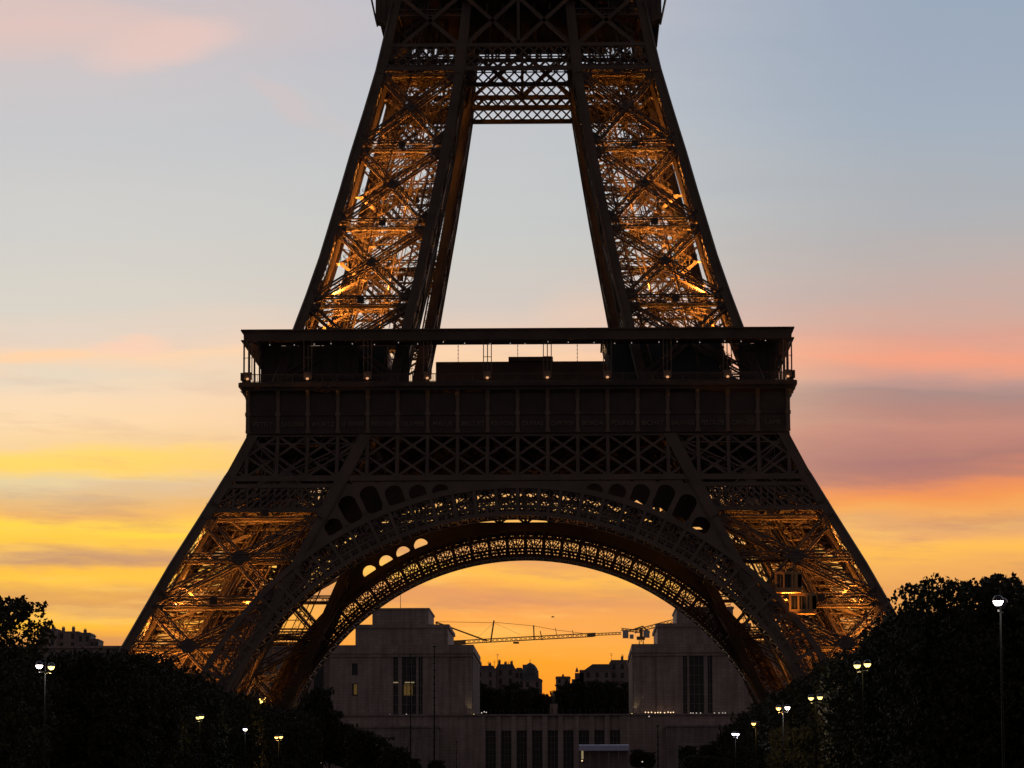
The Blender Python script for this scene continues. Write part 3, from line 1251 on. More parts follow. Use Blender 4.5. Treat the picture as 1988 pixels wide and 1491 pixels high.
# lift cabin climbing the right near leg: two decks
def cabin(cx, cy, cz):
    m = MB()
    w, d, h = 3.4, 3.0, 2.5
    m.box(cx-w/2, cx+w/2, cy-d/2, cy+d/2, cz, cz+.5)
    m.box(cx-w/2, cx+w/2, cy-d/2, cy+d/2, cz+h-.35, cz+h)
    for x in np.linspace(cx-w/2+.15, cx+w/2-.15, 4):
        for y in (cy-d/2+.1, cy+d/2-.1):
            m.box(x-.12 if x < cx+1 else x-.35, x+.12, y-.1, y+.1, cz+.5, cz+h-.35)
    m.box(cx+w/2-.9, cx+w/2, cy-d/2, cy-d/2+.15, cz+.5, cz+h-.35)
    o = m.build('lift_cabin', 'cabin', tower)
    g = MB()
    g.box(cx-w/2+.3, cx+w/2-.9, cy-d/2+.3, cy+d/2-.3, cz+.5, cz+h-.36)
    g.build('cabin_glazing', 'glass', o)
    g = MB()
    for x in np.linspace(cx-w/2+.35, cx+w/2-1.0, 6):
        g.box(x-.03, x+.03, cy-d/2+.06, cy-d/2+.12, cz+.5, cz+h-.36)
    g.build('cabin_bars', 'iron_pale', o)


p = at(1529, 1150, -43)
cabin(p.x, p.y, p.z)
p = at(1557, 1192, -45)
cabin(p.x, p.y, p.z)
CAB = p.copy()

# projectors inside the legs: the tower's own golden lamps
rot = [(-1, -1), (1, -1), (1, 1), (-1, 1)]


def projector(x, y, z, power, aim, size=1.6, col=(1, .37, .055)):
    ld = bpy.data.lights.new('projector_beam', 'SPOT')
    ld.energy = power
    ld.color = col
    ld.spot_size = size
    ld.spot_blend = .8
    ld.shadow_soft_size = .25
    lo = bpy.data.objects.new('projector_beam', ld)
    lo.location = (x, y, z)
    lo.rotation_euler = (-(Vector(aim)-Vector((x, y, z)))).to_track_quat('Z', 'Y').to_euler()
    COL.objects.link(lo)
    lo.parent = tower


LV = [(5, 13, 90000), (16.0, 13, 82000), (27.2, 13, 26000), (62.5, 13, 34000), (68.9, 13, 31000), (79.6, 13, 15000), (90.4, 12, 800)]
for sx, sy in rot:
    for z, h, pw in LV:
        if z == 39.0:
            pw *= .8
        w, i = W(z), I(z)
        c = (w+i)/2
        a = (w-i)/2
        zt = z+h
        ct = (W(zt)+I(zt))/2
        far = .22 if sy > 0 else 1.0
        # two lamps to a level, at the outer corner and on the middle, pointing up the leg
        f = .55
        for (ox, oy, pwk) in ((f, -f, .9), (-f, f, .45), (f, f, .65)):
            x = sx*(c+a*ox)
            y = sy*(c+a*oy)
            projector(x, y, z+1.4, pw*pwk*far, (sx*ct, sy*(ct+a*.15), zt), 1.2)
            projector(x, y, z+2.2, pw*pwk*far*.06, (sx*ct, sy*(ct+a*.15), zt), 2.5)  # added weak wide fill for what the narrow beam misses
            if sy < 0 and oy > 0:
                g = MB()
                g.lathe((x, y, z+.3), [(0, 0), (.2, .02), (.25, .3)], 8)
                o = g.build('projector', 'iron_dark', tower)
projector(CAB.x-1, CAB.y-4.5, CAB.z-2.2, 900, (CAB.x-1.2, CAB.y, CAB.z+4.0), .7)  # added lamp in front of the lift cabins to brighten them
# projectors whose glass faces the park, in the far left leg
for px, py, r in ((505, 1361, .42), (494, 1362, .2), (516, 1357, .26), (472, 1328, .3), (463, 1354, .22), (487, 1361, .15)):
    q = at(px, py, 44)
    g = MB()
    g.lathe(tuple(q), [(0, -r*.8), (r*.8, -r*.5), (r, 0), (r*.8, r*.5), (0, r*.8)], 10)
    g.build('projector_glass', 'lit_gold', tower)
# ------------------------------------------------------------------ the ground
def struct(o):
    o['kind'] = 'structure'
    return o


m = MB()
m.quad((-6000, -1500, 0), (6000, -1500, 0), (6000, 9000, 0), (-6000, 9000, 0))
struct(m.build('ground', 'ground'))
m = MB()
m.quad((-17, -900, .008), (17, -900, .008), (17, -90, .008), (-17, -90, .008))
struct(m.build('lawn', 'grass'))
m = MB()
for s in (-1, 1):
    m.quad((s*21-3.5, -900, .012), (s*21+3.5, -900, .012), (s*21+3.5, -80, .012), (s*21-3.5, -80, .012))
struct(m.build('gravel_path', 'gravel'))
m = MB()
m.quad((-900, 95, .008), (900, 95, .008), (900, 120, .008), (-900, 120, .008))
struct(m.build('road', 'asphalt'))
m = MB()
m.quad((-2500, 130, .01), (2500, 130, .01), (2500, 260, .01), (-2500, 260, .01))
struct(m.build('river', 'water'))
m = MB()
prof = [(300, -.5), (400, 5), (520, 15.5), (600, 18.5), (661, 19.0), (662, 34.9), (1400, 34.9), (2200, 20), (2300, -1)]
for (a, za), (b, zb) in zip(prof[:-1], prof[1:]):
    m.quad((-900, a, za), (900, a, za), (900, b, zb), (-900, b, zb))
struct(m.build('hillside', 'ground'))

# ------------------------------------------------------------------ the palace on the hill
def pavilion(s):
    """one head of the palace; s = -1 left, 1 right"""
    root = empty('palace_pavilion', (s*48, 650, 34.9))

    def bx(m, x0, x1, y0, y1, z0, z1):
        # x measured towards the open middle from the pavilion's axis
        a, b = -s*x0, -s*x1
        m.box(min(a, b), max(a, b), y0, y1, z0-34.9, z1-34.9)
    m = MB()
    ww = [(-14.9, -13.2, 48.5, 52.2), (-14.6, -13.2, 42.2, 45.9), (-1.9, -.4, 36.2, 54.1), (.7, 5.2, 36.2, 54.1), (5.9, 7.2, 36.2, 54.1)]
    # the wall as piers between the openings
    xs = [-22, -15.0, -13.2, -2.0, -.5, .7, 5.2, 5.9, 7.2, 22.6]
    bx(m, -22, 22.6, 1.2, 84, 19, 54.2)
    for a, b in ((-22, -15.0), (-13.2, -2.0), (-.5, .7), (5.2, 5.9), (7.2, 15.5), (20.4, 22.6)):
        bx(m, a, b, 0, 1.2, 35, 54.2)
    bx(m, 15.5, 20.4, .45, 1.2, 35, 54.2)
    bx(m, -15.0, -13.2, 0, 1.2, 52.2, 54.2)
    bx(m, -15.0, -13.2, 0, 1.2, 45.9, 48.5)
    bx(m, -15.0, -13.2, 0, 1.2, 35, 42.0)
    for a, b in ((-2.0, -.5), (.7, 5.2), (5.9, 7.2)):
        bx(m, a, b, 0, 1.2, 35, 36.2)
    for k in range(9):   # piers along the side that faces the terrace
        bx(m, 22.6, 23.0, 2+k*9.3, 6.2+k*9.3, 35, 54.2)
    m.build('wall', 'stone', root)
    m = MB()
    bx(m, -22.5, 23.1, -.5, 84.5, 54.2, 55.2)
    bx(m, -22.9, 23.6, -.9, 84.9, 55.2, 55.7)
    bx(m, -22.6, 23.2, -.6, 84.6, 55.7, 57.9)
    m.build('cornice', 'stone', root)
    m = MB()
    bx(m, -14.1, 15.0, 3, 60, 57.9, 63.4)
    bx(m, -14.5, 15.5, 2.6, 60.4, 63.4, 64.5)
    m.build('upper_tier', 'stone', root)
    m = MB()
    bx(m, -8.9, 8.9, 5, 48, 64.5, 69.2)
    bx(m, -9.2, 9.2, 4.7, 48.3, 69.2, 69.8)
    m.build('top_tier', 'stone', root)
    for k, (a, b, z0, z1) in enumerate(ww):
        m = MB()
        bx(m, a+.08, b-.08, .7, 1.15, z0, z1)
        f = m.build('window', 'window', root)
        if s < 0 and k in (1, 3):
            g = MB()
            if k == 1:
                bx(g, a+.2, b-.2, .6, .69, z0+.3, z1-.2)
            else:
                bx(g, a+.6, b-1.2, .6, .69, 42.0, 45.6)
            g.build('lit_pane', 'lit_window', f)
        if k >= 2:
            g = MB()
            nv = 2 if b-a > 2 else 1
            for j in range(1, nv+1):
                x = a+(b-a)*j/(nv+1)
                bx(g, x-.07, x+.07, .45, .66, z0, z1)
            for j in range(6):
                bx(g, a, b, .4, .62, z0+(z1-z0)*j/6-.08, z0+(z1-z0)*j/6+.08)
            g.build('window_frame', 'stone_dark', f)
    if s < 0:
        for a, b in ((-2.0, -.5), (1.6, 4.6)):
            m = MB()
            bx(m, a, b, .2, .38, 46.0, 46.35)
            m.build('strip_light', 'lit_strip', root)
    m = MB()
    bx(m, -23, 23.5, -3, -.1, 34.9, 36.0)
    m.build('plinth', 'stone_dark', root)
    # warm lamp washing the inner corner
    m = MB()
    bx(m, 23.05, 23.5, -.6, -.2, 36.0, 36.2)
    m.build('wall_washer', 'lit_yellow', root)
    ld = bpy.data.lights.new('wall_washer_beam', 'SPOT')
    ld.energy = 70
    ld.color = (1, .82, .4)
    ld.spot_size = 1.0
    ld.shadow_soft_size = .1
    lo = bpy.data.objects.new('wall_washer_beam', ld)
    lo.location = (-s*22.2, -1.6, 1.4)
    lo.rotation_euler = (math.pi-.28, 0, 0)
    COL.objects.link(lo)
    lo.parent = root
    return root


pl = pavilion(-1)
tag(pl, 'pale stone stepped palace pavilion left of the gap, with a flagpole on its roof', 'palace')
pr = pavilion(1)
tag(pr, 'pale stone stepped palace pavilion right of the gap, half behind the right leg', 'palace')
# flagpole
p = at(776, 1182, 660)
m = MB()
m.tube((0, 0, 0), (0, 0, 7.6), .1, .06)
m.lathe((0, 0, 7.6), [(0, -.12), (.14, 0), (0, .14)], 8)
o = m.build('flagpole', 'pole')
o.location = (p.x, 665, 69.8)
tag(o, 'thin bare flagpole on top of the left palace pavilion', 'flagpole')


def wing(s):
    root = empty('palace_wing', (s*132, 690, 34.9))
    m = MB()
    y0 = -24
    m.box(-62, 62, y0+.5, 0, -16, 23.2)
    for k in range(25):
        x = -60+k*5
        m.box(x-.9, x+.9, y0, y0+.5, 0, 19.5)
    m.build('wall', 'stone', root)
    m = MB()
    m.box(-62.4, 62.4, y0-.5, .4, 19.5, 20.3)
    m.box(-62.4, 62.4, y0-.3, .4, 23.2, 23.9)
    m.build('cornice', 'stone', root)
    for k in range(24):
        x = -57.5+k*5
        g = MB()
        g.box(x-1.4, x+1.4, y0+.3, y0+.48, 2, 18)
        g.build('window', 'window', root)
    return root


tag(wing(-1), 'long flat topped palace wing running left behind the left leg', 'palace')
tag(wing(1), 'long flat topped palace wing running right behind the right leg', 'palace')

# terrace between the pavilions
ter = tag(empty('terrace', (0, 640, 19)), 'wide stone terrace with nine tall dark bays below the palace', 'terrace')
m = MB()
zt = 16.6
cxs = [at(952.5+30.2*k, 1440, 640).x for k in range(9)]
m.box(-75, 75, 1.4, 22, -4, zt-.3)
m.box(-75, cxs[0]-1.55, 0, 1.4, -4, zt-.3)
m.box(cxs[8]+1.55, 75, 0, 1.4, -4, zt-.3)
for a, b in zip(cxs[:-1], cxs[1:]):
    m.box(a+1.55, b-1.55, 0, 1.4, -4, zt-.3)
for c in cxs:
    m.box(c-1.55, c+1.55, .5, 1.4, 11.8, zt-.3)
for a in [cxs[0]-2.4]+[(a+b)/2 for a, b in zip(cxs[:-1], cxs[1:])]+[cxs[8]+2.4]:
    m.box(a-.75, a+.75, -.35, 0, -4, zt-.3)
m.build('wall', 'stone', ter)
m = MB()
m.box(-75.3, 75.3, -.6, 22, zt-.3, zt+.25)
m.build('coping', 'stone_dark', ter)
for c in cxs:
    g = MB()
    g.box(c-1.5, c+1.5, 1.05, 1.35, -4, 11.7)
    f = g.build('bay_window', 'window', ter)
    g = MB()
    for j in (-.5, .5):
        g.box(c+j-.06, c+j+.06, .92, 1.04, -4, 11.7)
    for j in range(6):
        g.box(c-1.5, c+1.5, .94, 1.03, j*2-.05, j*2+.05)
    g.build('bay_frame', 'stone_dark', f)
for s in (-1, 1):
    m = MB()
    m.box(s*49-14, s*49+14, -14, -.1, -4, 12.3)
    m.box(s*49-14.3, s*49+14.3, -14.3, -.3, 12.3, 12.8)
    m.build('lower_terrace', 'stone_dark', ter)

# ------------------------------------------------------------------ the town behind
def house(px0, px1, ytop, Y, zb, label, roof=2.2, floors=5, chim=3, group=None, depth=14, cut=None, mname='city', sides=(.5, .5)):
    a, b = at(px0, ytop, Y), at(px1, ytop, Y)
    x0, x1, z1 = a.x, b.x, (a.z+b.z)/2
    zr = z1-roof
    c = (x0+x1)/2
    root = empty('town_house', (c, Y, zb))
    m = MB()
    w = (x1-x0)/2
    m.box(-w, w, 0, depth, 0, zr-zb)
    m.box(-w-.2, w+.2, -.25, depth+.2, zr-zb-.3, zr-zb)
    m.box(-w-.15, w+.15, -.2, -.02, (zr-zb)*.72, (zr-zb)*.72+.25)
    m.build('wall', mname, root)
    if roof > .3:
        m = MB()
        s0, s1 = [q*roof for q in sides]
        h = zr-zb
        m.hexa([(-w, 0, h), (w, 0, h), (w, depth, h), (-w, depth, h), (-w+s0, .5*roof, h+roof), (w-s1, .5*roof, h+roof), (w-s1, depth-.5*roof, h+roof), (-w+s0, depth-.5*roof, h+roof)])
        rf = m.build('roof', 'zinc', root)
    else:
        rf = root
    for k in range(chim):
        x = -w+2*w*(k+.6)/(chim+.2)
        m = MB()
        hh = rng.uniform(.7, 1.5)
        m.box(x-.5, x+.5, 2.5, 4, zr-zb, z1-zb+hh)
        for j in (-.25, .05, .3):
            m.box(x+j-.08, x+j+.08, 3, 3.2, z1-zb+hh, z1-zb+hh+.45)
        m.build('chimney', mname, rf)
    n = max(2, int((x1-x0)/2.7))
    for fl in range(floors):
        z = zr-zb-2.7-fl*3.2
        if z < 1:
            break
        for k in range(n):
            x = -w+2*w*(k+.5)/n
            m = MB()
            m.box(x-.55, x+.55, -.06, -.01, z, z+1.9)
            m.build('window', 'window', root)
    tag(root, label, 'house', group)
    return root


GT = 'houses around the square behind the palace'
house(921, 962, 1292, 880, 34.9, 'flat roofed dark house touching the left pavilion, with aerials on its roof', 1.6, chim=2, group=GT)
house(962, 1000, 1289, 884, 34.9, 'dark house with a low roof and small chimneys, second from the left pavilion', 1.6, chim=3, group=GT)
house(1000, 1016, 1296, 882, 34.9, 'narrow lower house between the chimneyed house and the domed corner house', 1.2, chim=0, group=GT)
h = house(1015, 1052, 1312, 878, 34.9, 'corner house with a rounded zinc dome left of the bright gap', 1.5, chim=0, group=GT, sides=(.2, 1.6))
a = at(1029, 1296, 880)
m = MB()
pz = a.z-34.9
m.lathe((a.x-h.location.x, 4, pz), [(3.3, -4.5), (3.2, -2), (2.7, -.2), (1.7, 1.1), (.5, 1.8), (.12, 2.0), (.1, 3.2), (0, 3.3)], 14)
m.build('dome', 'zinc', h)
m = MB()
q = at(1018, 1290, 880)
m.box(q.x-h.location.x-.7, q.x-h.location.x+.7, 3, 5, pz-5, q.z-34.9)
m.build('chimney', 'city', h)
m = MB()
for k, (px, py) in enumerate(((1040, 1302), (1046, 1318))):
    q = at(px, py, 880)
    m.box(q.x-h.location.x-2.0, q.x-h.location.x+1.0, 1.5, 9, pz-9, q.z-34.9)
m.build('stepped_gable', 'city', h)
house(1184, 1232, 1281, 890, 34.9, 'tall flat roofed house touching the right pavilion, with aerials', .9, chim=1, group=GT)
h = house(1133, 1186, 1289, 886, 34.9, 'mansard roofed house right of the bright gap, one roof lower than its neighbour', 2.4, chim=0, group=GT, sides=(1.4, .1))
m = MB()
for px, py in ((1128, 1300), (1119, 1306), (1113, 1318)):
    q = at(px, py, 886)
    m.box(q.x-h.location.x-.6, q.x-h.location.x+3, 2, 10, 0, q.z-34.9)
q = at(1120, 1304, 886)
m.lathe((q.x-h.location.x, 4, q.z-34.9), [(.7, 0), (.5, .8), (0, 2.0)], 8)
m.build('stepped_gable', 'city', h)
house(1079, 1107, 1313, 1150, 34.9, 'small square block far off in the bright gap between the houses', .4, chim=1, group=GT, floors=3)
# aerials on the roofs
for k, (px, y0, y1, Y) in enumerate(((966, 1269, 1291, 886), (948, 1284, 1293, 884), (960, 1282, 1291, 886), (987, 1284, 1290, 886), (1187, 1268, 1282, 892), (1209, 1270, 1282, 892), (1221, 1276, 1282, 892))):
    a, b = at(px, y1, Y+3), at(px, y0, Y+3)
    m = MB()
    m.tube((0, 0, -.8), (0, 0, b.z-a.z), .1, .05, 6)
    m.box(-.7, .7, -.04, .04, b.z-a.z-.3, b.z-a.z-.2)
    m.box(-.45, .45, -.04, .04, b.z-a.z-.9, b.z-a.z-.8)
    o = m.build('roof_aerial', 'pole')
    o.location = a
    tag(o, 'thin television aerial on a dark roof behind the palace', 'aerial', 'aerials on the roofs')
GL = 'rooftop blocks above the palace wing at left'
house(77, 110, 1219, 800, 34.9, 'pale block beside the tree at far left, planted roof edge', .3, chim=2, group=GL, mname='stone')
house(109, 152, 1224, 804, 34.9, 'middle rooftop block above the left wing, two chimneys', .3, chim=2, group=GL, mname='stone')
house(150, 176, 1228, 802, 34.9, 'dark rooftop block with a stepped top above the left wing', .5, chim=1, group=GL)
house(175, 191, 1240, 800, 34.9, 'lowest rooftop block, rightmost above the left wing', .4, chim=0, group=GL)

# statue on the square
q = at(1075, 1366, 760)
st = empty('equestrian_statue', (q.x, 760, 34.9))
m = MB()
m.box(-1.6, 1.6, -2, 2, 0, 3.2)
m.box(-1.3, 1.3, -1.7, 1.7, 3.2, q.z-35)
m.build('plinth', 'stone', st)
m = MB()
zb = q.z-35
m.tube((-.1, -1.3, zb+1.9), (-.1, 1.3, zb+1.8), .55, .6, 10)
for a in (-.3, .2):
    for b in (-1, 1):
        m.tube((a, b, zb), (a, b, zb+1.6), .12, .2, 6)
m.tube((-.1, -1.2, zb+2.1), (-.1, -2.0, zb+3.1), .35, .25, 8)
m.tube((-.1, -1.9, zb+3.1), (-.1, -2.6, zb+2.8), .25, .15, 8)
m.tube((-.1, .1, zb+2.2), (-.1, .1, zb+3.6), .35, .3, 8)
m.lathe((-.1, .1, zb+3.85), [(0, -.25), (.22, 0), (0, .25)], 8)
m.build('horse_and_rider', 'zinc', st)
tag(st, 'dark statue on a tall pale plinth in the gap behind the terrace', 'statue')

# ------------------------------------------------------------------ cranes
cr = empty('tower_crane', at(850, 1385, 765))
o0 = cr.location.copy()


def C1(px, py, Y=765): return at(px, py, Y)-o0


m = MB()
m.lattice(C1(850, 1400), C1(850, 1246), 1.6, 1.6, (0, 1, 0), .2, .14)
m.build('mast', 'crane', cr)
m = MB()
m.lattice(C1(870, 1248), C1(1152, 1232.5), 1.15, 1.2, (0, 1, 0), .26, .16, step=1.6)
m.lattice(C1(1152, 1232), C1(1206, 1229.5), .7, .8, (0, 1, 0), .18, .12, step=1.2)
m.beam(C1(1140, 1233), C1(1156, 1232), 1.5, 1.3)
m.build('jib', 'crane', cr)
m = MB()
m.beam(C1(873, 1248.3), C1(904, 1247), 1.3, 1.4)
m.build('counterweight', 'crane', cr)
m = MB()
m.beam(C1(847, 1208), C1(945, 1244), .5, .5)
m.lathe(tuple(C1(848, 1209)), [(0, -.6), (.7, 0), (0, .6)], 8)
m.build('luffing_strut', 'crane', cr)
for pts in (((850, 1207), (959, 1209), .13), ((959, 1208), (1036, 1215), .13), ((1036, 1215), (1079, 1223), .13), ((1079, 1223), (1112, 1227), .13), ((1112, 1227), (1150, 1232), .13), ((959, 1209), (1010, 1232), .07), ((959, 1209), (920, 1244), .07)):
    m = MB()
    m.beam(C1(*pts[0]), C1(*pts[1]), pts[2], pts[2])
    m.build('pendant_line', 'pole', cr)
for (x0, y0, x1, y1, w) in ((959, 1204.5, 952.5, 1247, .5), (1036, 1214, 1037, 1243, .42), (1048.5, 1225, 1053, 1243, .32), (1078, 1219, 1081.5, 1236, .2), (1111, 1223, 1114, 1234, .2)):
    m = MB()
    m.beam(C1(x0, y0), C1(x1, y1), w, w)
    m.build('pendant_post', 'crane', cr)
m = MB()
m.box(-1.0+C1(998, 0).x, 1.0+C1(998, 0).x, -.5, .5, C1(998, 1248).z-.3, C1(998, 1246).z)
m.build('trolley', 'crane', cr)
tag(cr, 'long level crane jib with tie bars reaching right from behind the left pavilion', 'crane')

cr2 = empty('tower_crane', at(1245, 1385, 790))
o0 = cr2.location.copy()


def C2(px, py, Y=790): return at(px, py, Y)-o0


m = MB()
m.lattice(C2(1245, 1400), C2(1245, 1240), 1.5, 1.5, (0, 1, 0), .22, .15)
m.beam(C2(1245, 1240), C2(1245, 1219), 1.1, 1.1, (0, 1, 0))
m.beam(C2(1236, 1239), C2(1252, 1239), .8, 1.2)
m.build('mast', 'crane', cr2)
m = MB()
a, b = C2(1249, 1238), C2(1261, 1224)
m.box(a.x, b.x, -1, 1, a.z, b.z)
m.build('operator_cab', 'crane_white', cr2)
m = MB()
m.lattice(C2(1232, 1226), C2(1300, 1207.5), 1.1, 1.1, (0, 1, 0), .24, .16, step=1.4)
m.lattice(C2(1300, 1207.5), C2(1420, 1175), 1.0, 1.1, (0, 1, 0), .2, .12, step=1.6)
m.build('jib', 'crane', cr2)
m = MB()
m.lattice(C2(1206, 1222), C2(1245, 1226), .8, 1.0, (0, 1, 0), .22, .16, step=1.2)
m.beam(C2(1218, 1226), C2(1247, 1216), .5, .4)
m.beam(C2(1247, 1215), C2(1262, 1228), .4, .4)
m.build('counter_jib', 'crane', cr2)
for (x0, y0, x1, y1) in ((1209, 1223, 1220, 1239), (1222.5, 1232, 1230, 1240)):
    m = MB()
    a, b = C2(x0, y1), C2(x1, y0)
    m.box(a.x, b.x, -.9, .9, a.z, b.z)
    m.build('counterweight', 'crane_white', cr2)
tag(cr2, 'crane with a white cab and hanging counterweights above the right pavilion', 'crane')

# bird in front of the sunset
q = at(1073, 1198, 0)
m = MB()
m.lathe((0, 0, 0), [(0, -.05), (.07, -.02), (.08, .02), (0, .06)], 8)
m.tube((-.2, 0, 0), (.16, 0, .02), .05, .07, 8)
m.tube((.16, 0, .02), (.25, 0, .05), .05, .02, 8)
m.poly([(-.08, .05, .02), (.08, .05, .03), (.05, .34, .14), (-.1, .3, .12)])
m.poly([(-.08, -.05, .02), (.08, -.05, .03), (.1, -.32, .1), (-.05, -.36, .12)])
m.poly([(-.2, -.05, 0), (-.2, .05, 0), (-.34, .07, -.02), (-.34, -.07, -.02)])
o = m.build('bird', 'bird')
o.location = q
tag(o, 'small dark bird flying in the orange sky above the crane jib', 'bird')

# ------------------------------------------------------------------ poles, tent and small lights
for px, y0, Y, lab, w in ((797, 1270, 560, 'tall dark mast in front of the left pavilion, nearer its middle', .3),
                          (843, 1255, 560, 'tall dark mast in front of the left pavilion, on its right half', .42),
                          (1277, 1409, 540, 'dark jointed mast in front of the terrace at the right', .34),
                          (1318, 1455, 520, 'short dark pole in front of the terrace, right of the jointed mast', .3),
                          (886, 1440, 540, 'thin low pole with a small head before the terrace wall', .16)):
    t = at(px, y0, Y)
    m = MB()
    zb = 14.0
    m.tube((0, 0, 0), (0, 0, t.z-zb), w*.6, w*.35, 8)
    for j in range(int((t.z-zb)/2)):
        m.tube((0, 0, j*2.0), (0, 0, j*2.0+.3), w*.85, w*.8, 8)
    m.lathe((0, 0, t.z-zb), [(w*1.5, -.2), (w*1.5, .1), (0, .3)], 8)
    o = m.build('mast', 'pole')
    o.location = (t.x, Y, zb)
    tag(o, lab, 'mast')

a, b = at(1124, 1447, 520), at(1221, 1457, 520)
tn = empty('market_tent', ((a.x+b.x)/2, 520, 15.0))
m = MB()
w = (b.x-a.x)/2
zt0, zt1 = b.z-15, a.z-15
m.hexa([(-w, 0, zt0), (w, 0, zt0), (w, 6, zt0), (-w, 6, zt0), (-w, .2, zt1), (w, .2, zt1), (w, 5.5, zt1+.3), (-w, 5.5, zt1+.3)])
m.build('roof', 'canvas', tn)
m = MB()
for k in range(6):
    x = -w+.15+(2*w-.3)*k/5
    m.box(x-.1, x+.1, .1, .3, 0, zt0)
m.box(-w+.1, w-.1, 5.5, 5.7, 0, zt0)
m.build('frame', 'stone_dark', tn)
m = MB()
q = at(1131, 1466, 520)
x = q.x-tn.location.x
m.box(x-.35, x+.25, .4, .6, q.z-15-1.1, q.z-15+1.2)
m.build('lit_panel', 'lit_strip', tn)
tag(tn, 'long low stall with a pale bluish canvas roof below the terrace', 'stall')

# small garden lamps
gl = empty('garden_lamp')
m = MB()
m.tube((0, 0, 0), (0, 0, .55), .07, .05, 6)
m.build('post', 'pole', gl)
m = MB()
m.lathe((0, 0, .72), [(0, -.2), (.17, -.1), (.2, 0), (.15, .14), (0, .2)], 8)
gb = m.build('bulb', 'lit_dot', gl)
gw = copy_tree(gl)
for ch in gw.children:
    if ch.name.startswith('bulb'):
        ch.data = ch.data.copy()
        ch.data.materials.clear()
        ch.data.materials.append(MT['lit_dotw'])
ROWA = [(1252+6.3*k+rng.uniform(-1.5, 1.5), 1383+rng.uniform(-.8, .8), 648, 0) for k in range(10)]
ROWB = [(x, 1384.5, 648, 1) for x in (1341, 1345.5, 1352, 1360, 1387, 1396, 1403, 1408)]
ROWC = [(x, y, 648, 1) for x, y in ((757, 1388), (789, 1387), (935, 1384), (940, 1382), (944, 1383))]
ROWD = [(1260, 1391, 630, 1), (1247, 1479, 520, 1), (1130, 1477, 515, 0)]
ROWE = [(564+rng.uniform(0, 62), 1477+rng.uniform(0, 12), 120, rng.choice((0, 1))) for k in range(12)]  # glints, built here as small glowing lamps
usedA = usedB = False
for row, lab, grp in ((ROWA, 'tiny amber lamp in the dotted row at the foot of the right pavilion', 'amber lamps along the right pavilion'),
                      (ROWB, 'tiny white lamp in two short rows before the right pavilion windows', 'white lamps before the right pavilion'),
                      (ROWC, 'tiny white lamp at the foot of the left pavilion', 'white lamps at the left pavilion'),
                      (ROWD, 'single pinprick lamp just below the terrace edge', 'pinprick lamps below the terrace'),
                      (ROWE, 'glinting point of light low behind the left leg', 'glints low behind the left leg')):
    for px, py, Y, wht in row:
        c = copy_tree(gw if wht else gl)
        c.location = at(px, py, Y)-Vector((0, 0, .72))
        if Y == 120:
            c.scale = (.6, .6, .6)
        tag(c, lab, 'lamp', grp)
for r_ in (gl, gw):
    for ch in list(r_.children):
        bpy.data.objects.remove(ch)
    bpy.data.objects.remove(r_)

# people along the terrace edge
def person_mesh(name, arms):
    me = bpy.data.meshes.new(name)
    v = [(0, 0, .95), (0, 0, 1.2), (0, 0, 1.42), (0, 0, 1.55), (0, -.01, 1.66), (0, 0, 1.76),
         (.19, 0, 1.4), (.25, arms[0][0], 1.14), (.22, arms[0][1], arms[0][2]), (-.19, 0, 1.4), (-.25, arms[1][0], 1.14), (-.22, arms[1][1], arms[1][2]),
         (.1, 0, .86), (.11, -.03, .48), (.12, 0, .08), (.12, -.14, .04), (-.1, 0, .86), (-.12, .03, .48), (-.14, .06, .08), (-.14, -.08, .04)]
    r = [.17, .16, .17, .07, .105, .09, .09, .055, .045, .09, .055, .045, .11, .075, .05, .045, .11, .075, .05, .045]
    e = [(0, 1), (1, 2), (2, 3), (3, 4), (4, 5), (2, 6), (6, 7), (7, 8), (2, 9), (9, 10), (10, 11), (0, 12), (12, 13), (13, 14), (14, 15), (0, 16), (16, 17), (17, 18), (18, 19)]
    me.from_pydata(v, e, [])
    o = bpy.data.objects.new(name, me)
    COL.objects.link(o)
    o.modifiers.new('s', 'SKIN')
    for k, q in enumerate(me.skin_vertices[0].data):
        q.radius = (r[k], r[k]*.8)
        q.use_root = (k == 0)
    o.modifiers.new('u', 'SUBSURF').levels = 1
    bpy.context.view_layer.update()
    mm = bpy.data.meshes.new_from_object(o.evaluated_get(bpy.context.evaluated_depsgraph_get()))
    bpy.data.objects.remove(o)
    mm.name = name
    mm.materials.clear()
    mm.materials.append(MT['cloth'])
    return mm


pms = [person_mesh('person', ((-.02, -.1, .9), (0, .05, .88))), person_mesh('person', ((-.05, -.3, 1.3), (0, .05, .88))), person_mesh('person', ((-.1, -.25, 1.05), (-.1, -.25, 1.08)))]
for k in range(30):
    px = 948+275*(k+rng.uniform(.1, .9))/30
    q = at(px, 1388, 641)
    o = bpy.data.objects.new('person', pms[k % 3])
    COL.objects.link(o)
    o.location = (q.x, 640.6+rng.uniform(0, 3), 35.85)
    o.rotation_euler = (0, 0, rng.uniform(-1.5, 1.5))
    o.scale = [rng.uniform(.92, 1.05)]*3
    tag(o, 'tiny dark figure standing at the terrace edge between the pavilions', 'person', 'people along the terrace edge')

